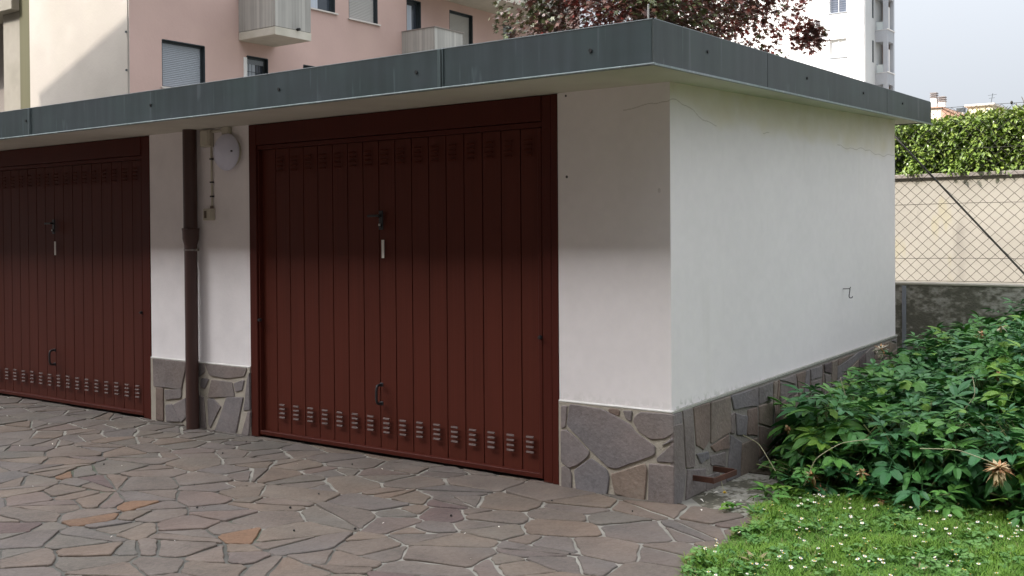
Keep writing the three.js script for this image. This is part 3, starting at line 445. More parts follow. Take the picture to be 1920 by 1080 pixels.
// ------------------------------------------------------------------ boundary walls, fence, hedge
{
  const lw = thing('low_wall', 'low concrete wall blackened by lichen, carrying the wire fence', 'wall');
  part(lw, 'wall', prism([[-3, -4.36], [9, -4.36], [9, -4.56], [-3, -4.56]], -0.1, 1.035), mMossWall);
  part(lw, 'coping', cbox(-3, 9, 1.036, 1.058, -4.565, -4.352, 0.005), M(0.5, 0.46, 0.39, { map: rep(tBlotch, 1), roughness: 0.95 }));
  part(lw, 'render_patch', cbox(0.0, 0.035, 0.3, 1.03, -4.358, -4.348, 0.003), M(0.30, 0.32, 0.36, { map: rep(tBlotch, 2), roughness: 0.95 }));
  const rw = thing('retaining_wall', 'tall cream rendered wall behind the wire fence, streaked with run-off', 'wall');
  part(rw, 'wall', prism([[-4, -6], [10, -6], [10, -6.22], [-4, -6.22]], -0.1, 2.055), mRetain);
  part(rw, 'coping', cbox(-4, 10, 2.056, 2.10, -6.25, -5.965, 0.006), mCoping);
  const fe = thing('wire_fence', 'rusty chain-link fence on the low wall with a diagonal brace', 'fence');
  const W = [];
  for (let i = 0; i < 44; i++) { const x = -1.0 + i * 0.1, n = 32, dy = 1.515 / n; for (let k = 0; k < n; k++) { const a = k % 2, j = () => rr(-0.004, 0.004); W.push(bar([x + (a ? 0.051 : 0), 1.07 + k * dy, -4.45 + (a ? 0.003 : -0.003)], [x + (a ? 0 : 0.051) + j(), 1.07 + (k + 1) * dy, -4.45 + (a ? -0.003 : 0.003)], 0.0017, 4)); W.push(bar([x + (a ? 0.05 : 0.1), 1.07 + k * dy, -4.45 + (a ? 0.003 : -0.003)], [x + (a ? 0.1 : 0.05) + j(), 1.07 + (k + 1) * dy, -4.45 + (a ? -0.003 : 0.003)], 0.0017, 4)); } }
  part(fe, 'wire_mesh', merge(W), mWire).userData.kind = 'stuff';
  for (const y of [1.072, 1.272, 1.75, 2.22, 2.585]) part(fe, 'tension_wire', tube([[-1.2, y + 0.006, -4.447], [-0.3, y - 0.004, -4.447], [0.6, y + 0.003, -4.447], [1.5, y - 0.003, -4.447], [3.4, y, -4.447]], 0.0021, 5, 30), mWire);
  part(fe, 'brace', bar([-0.27, 2.578, -4.43], [1.06, 1.055, -4.43], 0.0085, 8), M(0.045, 0.04, 0.032, { roughness: 0.6 }));
  for (const x of [-0.3, 3.1]) part(fe, 'post', merge([clean(new THREE.CylinderGeometry(0.022, 0.022, 1.56, 12).translate(x, 1.838, -4.47))]), M(0.05, 0.06, 0.045, { roughness: 0.6 }));
  part(fe, 'wire_tie', clean(new THREE.SphereGeometry(0.011, 8, 6).scale(1, 1.5, 1).translate(0.881, 2.59, -4.447)), mWire);

  const he = thing('hedge', 'clipped evergreen laurel hedge growing over the cream wall', 'hedge');
  const leaf = tris([[[0, 0, 0], [0.018, 0.005, 0.025], [0, 0.001, 0.028]], [[0, 0, 0], [0, 0.001, 0.028], [-0.018, 0.005, 0.025]], [[0.018, 0.005, 0.025], [0.014, 0.003, 0.052], [0, 0, 0.028]], [[0, 0, 0.028], [0.014, 0.003, 0.052], [0, -0.004, 0.076]], [[0, 0, 0.028], [0, -0.004, 0.076], [-0.014, 0.003, 0.052]], [[-0.018, 0.005, 0.025], [0, 0, 0.028], [-0.014, 0.003, 0.052]]]);
  const noise = new ImprovedNoise(), ms = [], cs = [], tms = [];
  const topH = (x, z) => 2.655 + 0.05 * noise.noise(x * 2.3, 0.3, z * 2) + 0.03 * noise.noise(x * 7, 3, z * 5) + 0.05 * sstep(-0.3, 0.6, x);
  for (let i = 0; i < 44000; i++) {
    const x = rr(-3.2, 4.2), onTop = rnd() < 0.25, z0 = -6.02 + 0.10 * noise.noise(x * 3.1, 5, 1.7);
    let y, z; if (onTop) { z = rr(-6.9, -6.05); y = topH(x, z) - Math.pow(rnd(), 2) * 0.12; } else { y = rr(2.10, topH(x, z0)); const b = 0.09 * noise.noise(x * 4.2, y * 4.2, 9.1) + 0.03 * noise.noise(x * 11, y * 11, 2); z = z0 + b - Math.pow(rnd(), 1.7) * 0.22 - 0.12 * sstep(2.55, 2.75, y); }
    if (!onTop && y < 2.16 && rnd() < 0.6) z += rr(0, 0.08);
    const yaw = rr(-1.5, 1.3) + (onTop ? rr(-2, 2) : 0), pitch = onTop ? rr(-1.3, 0.5) : rr(-0.15, 1.15);
    ms.push(place(x, y, z, pitch, yaw, rr(-0.7, 0.7), rr(0.6, 1.05)));
    const t = rnd(), young = sstep(2.58, 2.78, y) * rnd(); cs.push(C3(lerp(0.17, 0.36, t * t) + 0.10 * young, lerp(0.26, 0.46, t * t) + 0.02 * young, lerp(0.05, 0.09, t)));
  }
  instanced(he, 'foliage', leaf, leafMat(1, 1, 1, 0.3, 0.25, 1), ms, cs).userData.kind = 'stuff';
  for (let i = 0; i < 130; i++) { const x = rr(-2.5, 3.5), z = rr(-6.6, -6.1), y = topH(x, z) - 0.06, h = rr(0.07, 0.17); tms.push(tube([[x, y, z], [x + rr(-0.02, 0.02), y + h * 0.6, z], [x + rr(-0.04, 0.04), y + h, z + rr(-0.02, 0.02)]], 0.003, 4, 4)); }
  part(he, 'twigs', merge(tms), M(0.20, 0.13, 0.06));
  part(he, 'dark_core', prism([[-3.1, -6.26], [4.1, -6.26], [4.1, -6.8], [-3.1, -6.8]], 2.05, 2.55), M(0.015, 0.02, 0.008));  // near-black box filling the hedge behind its leaves, to stop see-through
}

// ------------------------------------------------------------------ far buildings
const XP = -21.66, ZC = -11.18;
function shutterGeo(z0, z1, y0, y1, x) { const l = []; const n = Math.max(6, Math.round((y1 - y0) / 0.05)); for (let i = 0; i < n; i++) { const a = y0 + (y1 - y0) * i / n, b = y0 + (y1 - y0) * (i + 1) / n; l.push(tris([[[x, a, z0], [x + 0.012, (a + b) / 2, z0], [x + 0.012, (a + b) / 2, z1]], [[x, a, z0], [x + 0.012, (a + b) / 2, z1], [x, a, z1]], [[x + 0.012, (a + b) / 2, z0], [x, b, z0], [x, b, z1]], [[x + 0.012, (a + b) / 2, z0], [x, b, z1], [x + 0.012, (a + b) / 2, z1]]])); } return merge(l); }
{
  const pb = thing('pink_building', 'pink apartment building with a sunlit cream end wall and concrete balconies', 'building');
  // pink face with real openings: wall pieces between them
  const holes = [[-12.18, -13.56, 5.58, 6.84], [-15.05, -15.83, 4.3, 6.78], [-17.24, -18.0, 5.6, 6.79], [-17.3, -18.59, 8.6, 9.9], [-19.23, -20.54, 8.55, 9.85], [-22.0, -22.72, 7.5, 9.66], [-24.30, -25.63, 7.5, 9.65], [-27.55, -28.3, 8.4, 9.62], [-20.3, -21.2, 5.6, 6.8], [-23.9, -25.1, 5.6, 6.8]];
  const zs = [...new Set([ZC, -33, ...holes.flatMap((h) => [h[0], h[1]])])].sort((a, b) => b - a), W = [];
  for (let i = 0; i + 1 < zs.length; i++) {
    const a = zs[i], b = zs[i + 1], m = (a + b) / 2, hs = holes.filter((h) => m < h[0] && m > h[1]).sort((p, q) => p[2] - q[2]); let y = -0.1;
    for (const h of hs) { W.push(box(XP - 0.3, XP, y, h[2], b, a)); y = h[3]; } W.push(box(XP - 0.3, XP, y, 16, b, a));
  }
  part(pb, 'wall', merge(W), mPink);
  part(pb, 'wall', prism([[-26.5, ZC + 0.004], [XP - 0.001, ZC + 0.004], [XP - 0.001, ZC - 0.25], [-26.5, ZC - 0.25]], -0.1, 16), mCream);
  part(pb, 'wall', prism([[-26.5, ZC - 0.252], [-26.2, ZC - 0.252], [-26.2, -33], [-26.5, -33]], -0.1, 16), mCream);
  part(pb, 'roof', box(-26.7, XP + 0.3, 16.002, 16.3, -33.2, ZC + 0.3), mConcrete);
  part(pb, 'inner_floor', merge([box(-26.19, XP - 0.6, 7.2, 7.4, -32.9, ZC - 0.3), box(-26.19, XP - 0.6, 4.2, 4.4, -32.9, ZC - 0.3), box(-26.19, XP - 0.9, -0.1, 15.9, -32.95, -32.9)]), mConcrete);
  part(pb, 'corner_cable', merge([bar([XP - 0.05, 0, ZC + 0.02], [XP - 0.05, 16, ZC + 0.02], 0.012, 6)]), mCream);
  for (const y of [5.9, 6.9, 8.3]) part(pb, 'cable_clip', box(XP - 0.12, XP - 0.06, y - 0.02, y + 0.03, ZC + 0.005, ZC + 0.05), mWinFrame);
  function win(h, o = {}) {
    const [z0, z1, y0, y1] = h, w = node(pb, 'window'), x = XP - 0.16;
    part(w, 'frame', merge([box(x - 0.04, x + 0.02, y0, y1, z0 - 0.06, z0 - 0.001), box(x - 0.04, x + 0.02, y0, y1, z1 + 0.001, z1 + 0.06), box(x - 0.04, x + 0.018, y1 - 0.07, y1, z1 + 0.06, z0 - 0.06), box(x - 0.04, x + 0.018, y0, y0 + 0.05, z1 + 0.06, z0 - 0.06)]), mWinFrame);
    part(w, 'reveal', merge([box(XP - 0.3, XP + 0.002, y0, y1, z1 - 0.015, z1 + 0.0008), box(XP - 0.3, XP + 0.002, y1 - 0.0008, y1 + 0.02, z1, z0), box(XP - 0.3, XP + 0.002, y0, y1, z0 - 0.0008, z0 + 0.015)]), mWinFrame);
    if (o.shutter) part(w, 'roller_shutter', shutterGeo(z0 - 0.06, z1 + 0.06, lerp(y1, y0, o.shutter), y1 - 0.06, x + 0.02), o.mat || mShutter);
    part(w, 'pane', box(x - 0.02, x - 0.012, y0 + 0.05, y1 - 0.07, z1 + 0.06, z0 - 0.06), mGlass);
    part(w, 'back_wall', box(XP - 0.9, XP - 0.88, y0 - 0.2, y1 + 0.2, z1 - 0.3, z0 + 0.3), mShutterGrey);
    if (o.curtain) part(w, 'curtain', box(x + 0.0, x + 0.006, y0 + 0.05, y1 - 0.16, (z0 + z1) / 2 - 0.05, z0 - 0.07), M(0.55, 0.60, 0.66, { map: rep(tStreak, 3, 0.3) }));
    if (o.bars) { const l = []; for (let i = 1; i < 6; i++) l.push(bar([x + 0.06, y0, lerp(z0, z1, i / 6)], [x + 0.06, y1 - 0.2, lerp(z0, z1, i / 6)], 0.008, 5)); for (let i = 1; i < 10; i++) l.push(bar([x + 0.06, lerp(y0, y1 - 0.2, i / 10), z0], [x + 0.06, lerp(y0, y1 - 0.2, i / 10), z1], 0.008, 5)); part(w, 'window_bars', merge(l), mWinFrame); }
    if (o.sill) part(w, 'sill', cbox(XP - 0.2, XP + 0.07, y0 - 0.045, y0 - 0.002, z1 - 0.1, z0 + 0.06, 0.006), mSill);
    if (o.jamb) part(w, 'white_jamb', box(XP - 0.12, XP + 0.03, y0, y1 - 0.05, z0 + 0.016, z0 + 0.13), mWhitePaint);
    return w;
  }
  win(holes[0], { shutter: 0.97, sill: 1 }); win(holes[1], { bars: 1, curtain: 1, jamb: 1, shutter: 0.08 }); win(holes[2], { shutter: 0.3 }); win(holes[3], { curtain: 1, sill: 1 }); win(holes[4], { shutter: 0.97, mat: mShutterGrey, sill: 1 }); win(holes[5], { curtain: 1 }); win(holes[6], { shutter: 0.86, mat: mShutterGrey }); win(holes[7], { shutter: 0.5 }); win(holes[8], { shutter: 0.9, sill: 1 }); win(holes[9], { shutter: 0.9, sill: 1 });
  function balcony(z0, z1, y0, x1, name) {
    const b = node(pb, 'balcony');
    part(b, 'slab', cbox(XP + 0.001, x1, y0, y0 + 0.225, z1, z0, 0.012), M(0.66, 0.62, 0.53, { map: rep(tBlotch, 0.6), roughness: 0.9 }));
    part(b, 'front_parapet', cbox(x1 - 0.13, x1 - 0.008, y0 + 0.24, y0 + 1.3, z1 + 0.008, z0 - 0.008, 0.008), mBoard);
    part(b, 'side_parapet', cbox(XP + 0.001, x1 - 0.132, y0 + 0.24, y0 + 1.3, z0 - 0.13, z0 - 0.008, 0.008), mBoard);
    part(b, 'side_parapet', cbox(XP + 0.001, x1 - 0.132, y0 + 0.24, y0 + 1.3, z1 + 0.008, z1 + 0.13, 0.008), mBoard);
    part(b, 'coping', merge([cbox(x1 - 0.15, x1 + 0.02, y0 + 1.302, y0 + 1.33, z1 - 0.01, z0 + 0.01, 0.004), cbox(XP + 0.001, x1 - 0.151, y0 + 1.302, y0 + 1.33, z0 - 0.15, z0 + 0.01, 0.004)]), mCoping);
    part(b, 'rain_spout', clean(new THREE.CylinderGeometry(0.04, 0.04, 0.14, 10).rotateZ(Math.PI / 2).translate(x1 + 0.03, y0 + 0.25, lerp(z0, z1, 0.6))), mDark);
    return b;
  }
  balcony(-14.75, -16.11, 7.18, -20.08); balcony(-21.72, -23.22, 7.17, -20.18);
  balcony(-22.2, -29.6, 9.96, -20.0);
  // the recessed concrete bay beyond the cream wall
  const lb = thing('concrete_building', 'board-marked concrete building at the far left edge, behind the cream wall', 'building');
  part(lb, 'corner_strip', box(-29.53, -28.2, -0.1, 14, -12.9, -12.55), M(0.10, 0.092, 0.045, { map: rep(tStreak, 0.6, 0.1), roughness: 0.85 }));
  part(lb, 'column', cbox(-30.62, -29.535, -0.1, 8.72, -13.2, -12.6, 0.02), M(0.27, 0.245, 0.205, { map: rep(tBlotch, 0.5), roughness: 0.9 }));
  part(lb, 'beam', cbox(-36, -29.535, 8.722, 10.6, -13.3, -12.3, 0.02), M(0.27, 0.245, 0.205, { map: rep(tBlotch, 0.5), roughness: 0.9 }));
  part(lb, 'wall', box(-36, -28.2, -0.1, 14, -14.4, -14.2), M(0.20, 0.17, 0.15));
  part(lb, 'ceiling', box(-36, -29.535, 9.2, 9.4, -14.19, -13.31), M(0.4, 0.36, 0.3));
}
// unseen neighbour, its gable shaped to throw the slanting shadow on the cream wall
{
  const nb = thing('shadow_gable', 'unseen sloping volume left of the frame, shaped to cast the slanting shadow', 'house');
  const sx = -0.75 * 8, sy = 1.03 * 8, z = ZC + 8;
  const P = [[-26.0 + sx, 0], [-26.0 + sx, 5.51 + sy], [-21.64 + sx, 7.17 + sy], [-17.9 + sx, 8.6 + sy], [-17.9 + sx, 0]];
  const s = new THREE.Shape(P.map((p) => new THREE.Vector2(...p))); const g = new THREE.ExtrudeGeometry(s, { depth: 5, bevelEnabled: false }); g.translate(0, 0, z); part(nb, 'wall', worldUV(g), mCream);
  const a = P[1], b = P[3], l = Math.hypot(b[0] - a[0], b[1] - a[1]); const r = box(0, l, 0, 0.12, -0.02, 5.1); r.rotateZ(Math.atan2(b[1] - a[1], b[0] - a[0])); r.translate(a[0], a[1] + 0.003, z); part(nb, 'roof', r, mBrick);
}
// unseen block behind the camera, sized and placed to shade the garages
{
  const ab = thing('shading_block', 'tall unseen apartment block across the court, sized and placed to shade the garages', 'building');
  part(ab, 'wall', box(-130, 110, -0.1, 47.1, 40, 54), M(0.15, 0.12, 0.10, { map: rep(tBlotch, 0.1), roughness: 0.95 }));
  part(ab, 'roof', box(-130.2, 110.2, 47.102, 47.3, 39.8, 54.2), mConcrete);
  const gw = cbox(-0.7, 0.7, 0, 1.5, -0.04, 0.0, 0.02), gs = cbox(-0.8, 0.8, -0.06, -0.005, -0.1, 0, 0.01), gp = box(-0.6, 0.6, 0.1, 1.4, -0.052, -0.045);
  for (let f = 0; f < 14; f++) for (let i = 0; i < 16; i++) { const w = node(ab, 'window'); w.position.set(-42 + i * 5.6, 1.3 + f * 3.15, 39.99); part(w, 'frame', gw, mWinFrame); part(w, 'sill', gs, mSill); part(w, 'pane', gp, mGlass); }
}
// white tower
{
  const tw = thing('white_tower', 'white apartment tower and a balcony bay greyed for its shade, rising behind the maple', 'building');
  const zt = -64.06, xt = -19.57;
  // front wall with openings
  const holes = []; for (let f = 0; f < 8; f++) holes.push([-21.86, -20.72, 4.3 + f * 2.95, 5.5 + f * 2.95]);
  const W = [box(-34, -21.86, -0.1, 34, zt - 0.35, zt), box(-20.72, xt, -0.1, 34, zt - 0.35, zt)]; let y = -0.1; for (const h of holes) { W.push(box(-21.86, -20.72, y, h[2], zt - 0.35, zt)); y = h[3]; } W.push(box(-21.86, -20.72, y, 34, zt - 0.35, zt));
  part(tw, 'wall', merge(W), mTower);
  holes.forEach((h, i) => {
    const w = node(tw, 'window'), x0 = h[0], x1 = h[1], a = h[2], b = h[3], z = zt - 0.2;
    part(w, 'frame', merge([box(x0, x1, b - 0.05, b - 0.001, z, z + 0.05), box(x0 + 0.001, x0 + 0.05, a, b - 0.05, z, z + 0.05), box(x1 - 0.05, x1 - 0.001, a, b - 0.05, z, z + 0.05), box((x0 + x1) / 2 - 0.04, (x0 + x1) / 2 + 0.04, a, b - 0.05, z, z + 0.05)]), mTower);
    if (i === 4) { part(w, 'pane', box(x0 + 0.05, x1 - 0.05, a, b - 0.05, z - 0.03, z - 0.02), M(0.10, 0.12, 0.16, { roughness: 0.1 })); const l = []; for (let k = 1; k < 14; k++) l.push(bar([lerp(x0, x1, k / 14), a, zt - 0.06], [lerp(x0, x1, k / 14), b, zt - 0.06], 0.012, 4)); for (let k = 1; k < 8; k++) l.push(bar([x0, lerp(a, b, k / 8), zt - 0.06], [x1, lerp(a, b, k / 8), zt - 0.06], 0.012, 4)); part(w, 'window_bars', merge(l), M(0.25, 0.27, 0.32)); }
    else part(w, 'roller_shutter', box(x0 + 0.05, x1 - 0.05, a, b - 0.05, z - 0.03, z - 0.005), mTower);
    part(w, 'sill', box(x0 - 0.08, x1 + 0.08, a - 0.06, a - 0.002, zt - 0.2, zt + 0.06), mTowerShadeGrey);
  });
  part(tw, 'storey_band', merge([0, 1, 2, 3, 4, 5, 6].map((f) => box(-33.9, xt - 0.02, 6.35 + f * 2.95, 6.41 + f * 2.95, zt + 0.001, zt + 0.018))), mTower);
  // side and bay in darker copies, their shade put into the colour
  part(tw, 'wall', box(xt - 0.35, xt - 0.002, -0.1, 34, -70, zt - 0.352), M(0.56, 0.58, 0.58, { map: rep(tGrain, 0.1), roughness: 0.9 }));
  for (let f = 0; f < 8; f++) { const y0 = 4.0 + f * 2.95; part(tw, 'window', box(xt - 0.02, xt + 0.02, y0, y0 + 1.45, -66.0, -65.75), mWinFrame); }
  const bay = node(tw, 'balcony_bay');
  const zb = -66.4, x1 = -18.77, ze = -67.95;      // front of the bay stands out to the right of the tower wall
  for (let f = 0; f < 11; f++) {
    const y0 = 14.26 + (f - 4) * 2.85, y1 = y0 + 0.78, y2 = y0 + 2.849;    // solid band, then the open loggia
    part(bay, 'parapet', box(xt + 0.001, x1, y0, y1, ze, zb), mTowerShadeGrey);
    part(bay, 'railing', box(xt + 0.06, x1 - 0.3, y1 + 0.02, y1 + 0.56, zb - 0.10, zb - 0.06), M(0.50, 0.55, 0.55));
    part(bay, 'post', box(x1 - 0.29, x1, y1 + 0.001, y2, zb - 0.25, zb - 0.001), mTowerShadeGrey);
    part(bay, 'post', box(x1 - 0.2, x1 - 0.001, y1 + 0.001, y2, ze, ze + 0.3), mTowerShadeGrey);
    part(bay, 'back_wall', box(xt + 0.001, x1 - 0.25, y1 + 0.001, y2, ze, ze + 0.1), M(0.42, 0.34, 0.30));
    part(bay, 'white_panel', box(x1 - 0.24, x1 - 0.21, y1 + 0.001, y2 - 0.4, ze + 0.31, ze + 0.75), mTower);
    part(bay, 'sill', box(x1 - 0.02, x1 + 0.05, y1 + 0.002, y1 + 0.07, ze, zb + 0.02), mTower);
    part(bay, 'sill', box(xt + 0.02, x1 - 0.021, y1 + 0.002, y1 + 0.019, zb - 0.02, zb + 0.03), mTower);
  }
  part(tw, 'roof', box(-34.2, xt + 0.3, 34.002, 34.4, -70.2, zt + 0.2), mTower);
}
// low houses beyond the hedge
{
  const hA = thing('terracotta_house', 'low house with terracotta gable and two tall white chimneys, beyond the hedge', 'house');
  const z = -58; const gx = (a) => a;
  part(hA, 'wall', box(-16.6, -13.2, -0.1, 8.62, z - 6, z), M(0.78, 0.66, 0.52, { roughness: 0.9 }));
  part(hA, 'wall', prism([[-13.198, z], [-11.9, z - 0.5], [-11.9, z - 6], [-13.198, z - 6]], -0.1, (x) => 8.60 - (x + 13.198) * 0.56), M(0.60, 0.36, 0.26, { roughness: 0.9 }));
  part(hA, 'roof_edge', box(-16.7, -13.15, 8.622, 8.69, z - 6.1, z + 0.12), mBrick);
  part(hA, 'roof_edge', prism([[-13.14, z + 0.1], [-11.8, z - 0.42], [-11.8, z - 6], [-13.14, z - 6]], (x) => 8.61 - (x + 13.198) * 0.56, (x) => 8.68 - (x + 13.198) * 0.56), mBrick);
  const chimney = (g, x, yb, yt, w) => {
    const c = node(g, 'chimney');
    part(c, 'shaft', box(x - w / 2, x + w / 2, yb, yt - 0.30, z - w / 2 - 0.6, z + w / 2 - 0.6), mWhitePaint);
    for (let k = 0; k < 3; k++) part(c, 'cap_slab', box(x - w / 2 - 0.02, x + w / 2 + 0.02, yt - 0.30 + k * 0.115, yt - 0.24 + k * 0.115, z - w / 2 - 0.65, z + w / 2 - 0.55), M(0.22, 0.19, 0.18));
    part(c, 'cap_core', box(x - w / 2 + 0.05, x + w / 2 - 0.05, yt - 0.30, yt - 0.04, z - w / 2 - 0.54, z + w / 2 - 0.66), M(0.3, 0.27, 0.25));
  };
  chimney(hA, -13.78, 8.691, 9.58, 0.33); chimney(hA, -13.34, 8.691, 9.32, 0.36);
  const hB = thing('flat_roofed_house', 'pale yellow flat-roofed house top showing over the hedge', 'house');
  part(hB, 'wall', box(-12.05, -10.72, -0.1, 8.66, -66, -59), M(0.80, 0.70, 0.50, { roughness: 0.9 }));
  part(hB, 'roof', box(-12.2, -10.6, 8.662, 8.78, -66, -58.85), M(0.70, 0.63, 0.55));
  part(hB, 'window', box(-11.1, -10.95, 8.25, 8.45, -58.999, -58.97), mWinFrame);
  part(hB, 'aerial', merge([bar([-10.85, 8.78, -59.2], [-10.75, 9.35, -59.2], 0.016, 5), bar([-11.0, 9.25, -59.2], [-10.55, 9.28, -59.2], 0.010, 4), bar([-10.95, 9.08, -59.2], [-10.65, 9.1, -59.2], 0.010, 4)]), mWinFrame);
  const hC = thing('white_house', 'white gable with two small chimneys between the terracotta and yellow houses', 'house');
  part(hC, 'wall', prism([[-13.6, z - 7], [-11.8, z - 7], [-11.8, z - 12], [-13.6, z - 12]], -0.1, (x) => 8.75 - Math.abs(x + 12.9) * 0.4), mWhitePaint);
  const chim = (x, y0, y1, w) => { const c = node(hC, 'chimney'); part(c, 'shaft', box(x - w / 2, x + w / 2, y0, y1 - 0.25, z - 6.9, z - 6.5), mWhitePaint); part(c, 'cap', box(x - w / 2 - 0.04, x + w / 2 + 0.04, y1 - 0.248, y1, z - 6.95, z - 6.45), mWinFrame); };
  chim(-13.75, 8.0, 9.24, 0.36); chim(-13.2, 7.9, 8.9, 0.25);
}

// ------------------------------------------------------------------ red maple
{
  const mp = thing('red_maple', 'red-leaved maple growing behind the garage roof', 'tree', null, [-4.05, 0, -7.1]);
  const limbs = [tube([[0, -0.1, 0], [0.03, 1.6, 0.02], [-0.03, 3.2, 0], [-0.12, 4.4, 0.05], [-0.2, 5.6, 0.1], [-0.15, 7, 0]], 0.085, 9, 24)];
  const tips = [];
  for (let i = 0; i < 26; i++) { const y = rr(2.7, 6.4), a = rr(0, 6.283), l = rr(1.0, 2.1) * (1 - 0.12 * Math.abs(y - 4.6)), e = [Math.cos(a) * l, y + rr(0.15, 0.8), Math.sin(a) * l]; limbs.push(tube([[-0.08, y, 0.02], [e[0] * 0.5, y + rr(0.15, 0.45), e[2] * 0.5], e], rr(0.012, 0.026), 5, 8)); tips.push(e, [e[0] * 0.6, (y + e[1]) / 2 + 0.15, e[2] * 0.6]); }
  part(mp, 'trunk', merge(limbs), mBark);
  const P = [[-2.8, 0.3], [-2.1, 0.62], [-1.65, 0.33], [-0.87, 0.92], [-0.42, 0.40], [0, 1.05], [0.42, 0.40], [0.87, 0.92], [1.65, 0.33], [2.1, 0.62], [2.8, 0.3]].map(([a, r]) => [Math.sin(a) * r, -0.10 * r * r * (Math.abs(a) < 2 ? 1 : 0.5), 0.25 + Math.cos(a) * r]);
  const L = []; for (let i = 0; i < P.length - 1; i++) L.push([[0, 0, 0.25], P[i], P[i + 1]]); L.push([[0, 0, 0.25], P[P.length - 1], P[0]]);
  const g = tris(L); g.scale(0.052, 0.052, 0.052);
  // clusters along the limbs; the crown's outline follows uneven lobes
  const noise = new ImprovedNoise(), ms = [], cs = [];
  const lobes = [[-1.15, 4.35, 0.8, 0.72], [-0.7, 4.7, 0.7, 0.95], [0.1, 4.5, 0.7, 0.9], [0.75, 4.3, 0.2, 0.75], [1.35, 4.45, -0.6, 0.62], [1.72, 4.10, -1.15, 0.30], [1.25, 3.75, -0.8, 0.42], [0.5, 3.75, 0, 0.75], [-0.5, 3.7, 0.6, 0.8], [-1.0, 3.75, 0.85, 0.52], [0.2, 5.6, 0, 1.2], [-0.9, 5.6, 0.2, 1.0], [1.1, 5.5, -0.4, 1.0], [0, 6.5, 0, 1.1], [0.3, 4.6, -1.2, 1.0], [-0.6, 5, -1.1, 1.0]];
  for (const [lx, ly, lz, lr] of lobes) {
    const n = Math.round(2900 * lr * lr) + 260;
    for (let i = 0; i < n; i++) {
      const a = rr(0, 6.283), c = rr(-1, 1), q = Math.sqrt(1 - c * c), r = lr * Math.pow(rnd(), 0.42) * (0.86 + 0.3 * noise.noise(a * 1.7 + lx, c * 2.3, ly)); const x = lx + r * q * Math.cos(a), y = ly + r * c * 0.85, z = lz + r * q * Math.sin(a);
      if (noise.noise(x * 2.6, y * 2.6, z * 2.6) < -0.16) continue;
      ms.push(place(x, y, z, rr(-0.2, 1.1), Math.atan2(x, z) + rr(-1.3, 1.3), rr(-0.6, 0.6), rr(0.7, 1.35)));
      const k = noise.noise(x * 1.3 + 9, y * 1.3, z * 1.3) + rr(-0.35, 0.35), b = rr(0.7, 1.3);
      cs.push(k > 0.25 ? C3(0.10 * b, 0.12 * b, 0.042 * b) : k > -0.3 ? C3(0.15 * b, 0.07 * b, 0.055 * b) : C3(0.26 * b, 0.055 * b, 0.045 * b));
    }
  }
  instanced(mp, 'crown', g, leafMat(1, 1, 1, 0.34, 0.3, 1), ms, cs).userData.kind = 'stuff';
  const mPost = M(0.2, 0.2, 0.2, { roughness: 0.7 }), po = thing('grey_post', 'slim grey post among the maple leaves behind the roof corner', 'post', null, [-3.09, 0, -5.366]);
  part(po, 'shaft', clean(new THREE.CylinderGeometry(0.011, 0.013, 4.2, 12).translate(0, 2.0, 0)), mPost);
  part(po, 'cap', clean(new THREE.SphereGeometry(0.013, 12, 8).translate(0, 4.1, 0)), mPost);
}

// ------------------------------------------------------------------ peony bed
// one leaflet: folded along the midrib, drooping to the tip
function leaflet(len, wid, droop, fold) {
  const prof = [0, 0.62, 1, 0.9, 0.55, 0], n = prof.length - 1, T = [];
  const pt = (i, s) => { const t = i / n, w = prof[i] * wid / 2; return [s * w, fold * Math.abs(s) * w - droop * t * t * len, t * len]; };
  for (let i = 0; i < n; i++) for (const s of [-1, 1]) { const a = pt(i, 0), b = pt(i, s), c = pt(i + 1, s), d = pt(i + 1, 0); if (i > 0) T.push([a, b, c]); if (i < n - 1) T.push([a, c, d]); else if (i > 0) T.push([a, b, d]); if (i === 0) T.push([a, c, d]); }
  return tris(T);
}
function compound(list) {      // [yaw, length, width, offset along the stalk]
  const l = [bar([0, -0.004, -0.10], [0, 0, 0.07], 0.0022, 4)];
  for (const [yaw, len, wid, off, roll] of list) { const g = leaflet(len, wid, rr(0.12, 0.4), rr(0.15, 0.5)); g.rotateZ(roll || 0); g.rotateY(yaw); g.translate(0, 0, off); l.push(clean(g)); }
  return merge(l);
}
const LEAVES = [];
for (let k = 0; k < 7; k++) LEAVES.push(compound([[rr(-0.1, 0.1), rr(0.14, 0.17), rr(0.046, 0.058), 0.06], [0.75 + rr(-0.15, 0.15), rr(0.12, 0.15), rr(0.042, 0.052), 0.035, 0.2], [-0.75 + rr(-0.15, 0.15), rr(0.12, 0.15), rr(0.042, 0.052), 0.035, -0.2], ...(k % 2 ? [[1.35, 0.10, 0.038, 0.0, 0.3], [-1.35, 0.10, 0.038, 0.0, -0.3]] : [])]));
function vineLeaf() { const P = [[-2.6, 0.55], [-2.05, 0.85], [-1.5, 0.6], [-1.0, 0.98], [-0.5, 0.72], [0, 1.12], [0.5, 0.72], [1.0, 0.98], [1.5, 0.6], [2.05, 0.85], [2.6, 0.55]].map(([a, r]) => [Math.sin(a) * r * 0.062, -0.012 * r * r + 0.006 * Math.cos(a * 5), 0.03 + Math.cos(a) * r * 0.062]), T = []; for (let i = 0; i < P.length - 1; i++) T.push([[0, 0.004, 0.02], P[i], P[i + 1]]); T.push([[0, 0.004, 0.02], P[10], P[0]]); return tris(T); }
const VINE = merge([clean(vineLeaf()), clean(bar([0, -0.004, -0.09], [0, 0.004, 0.02], 0.0016, 4))]);
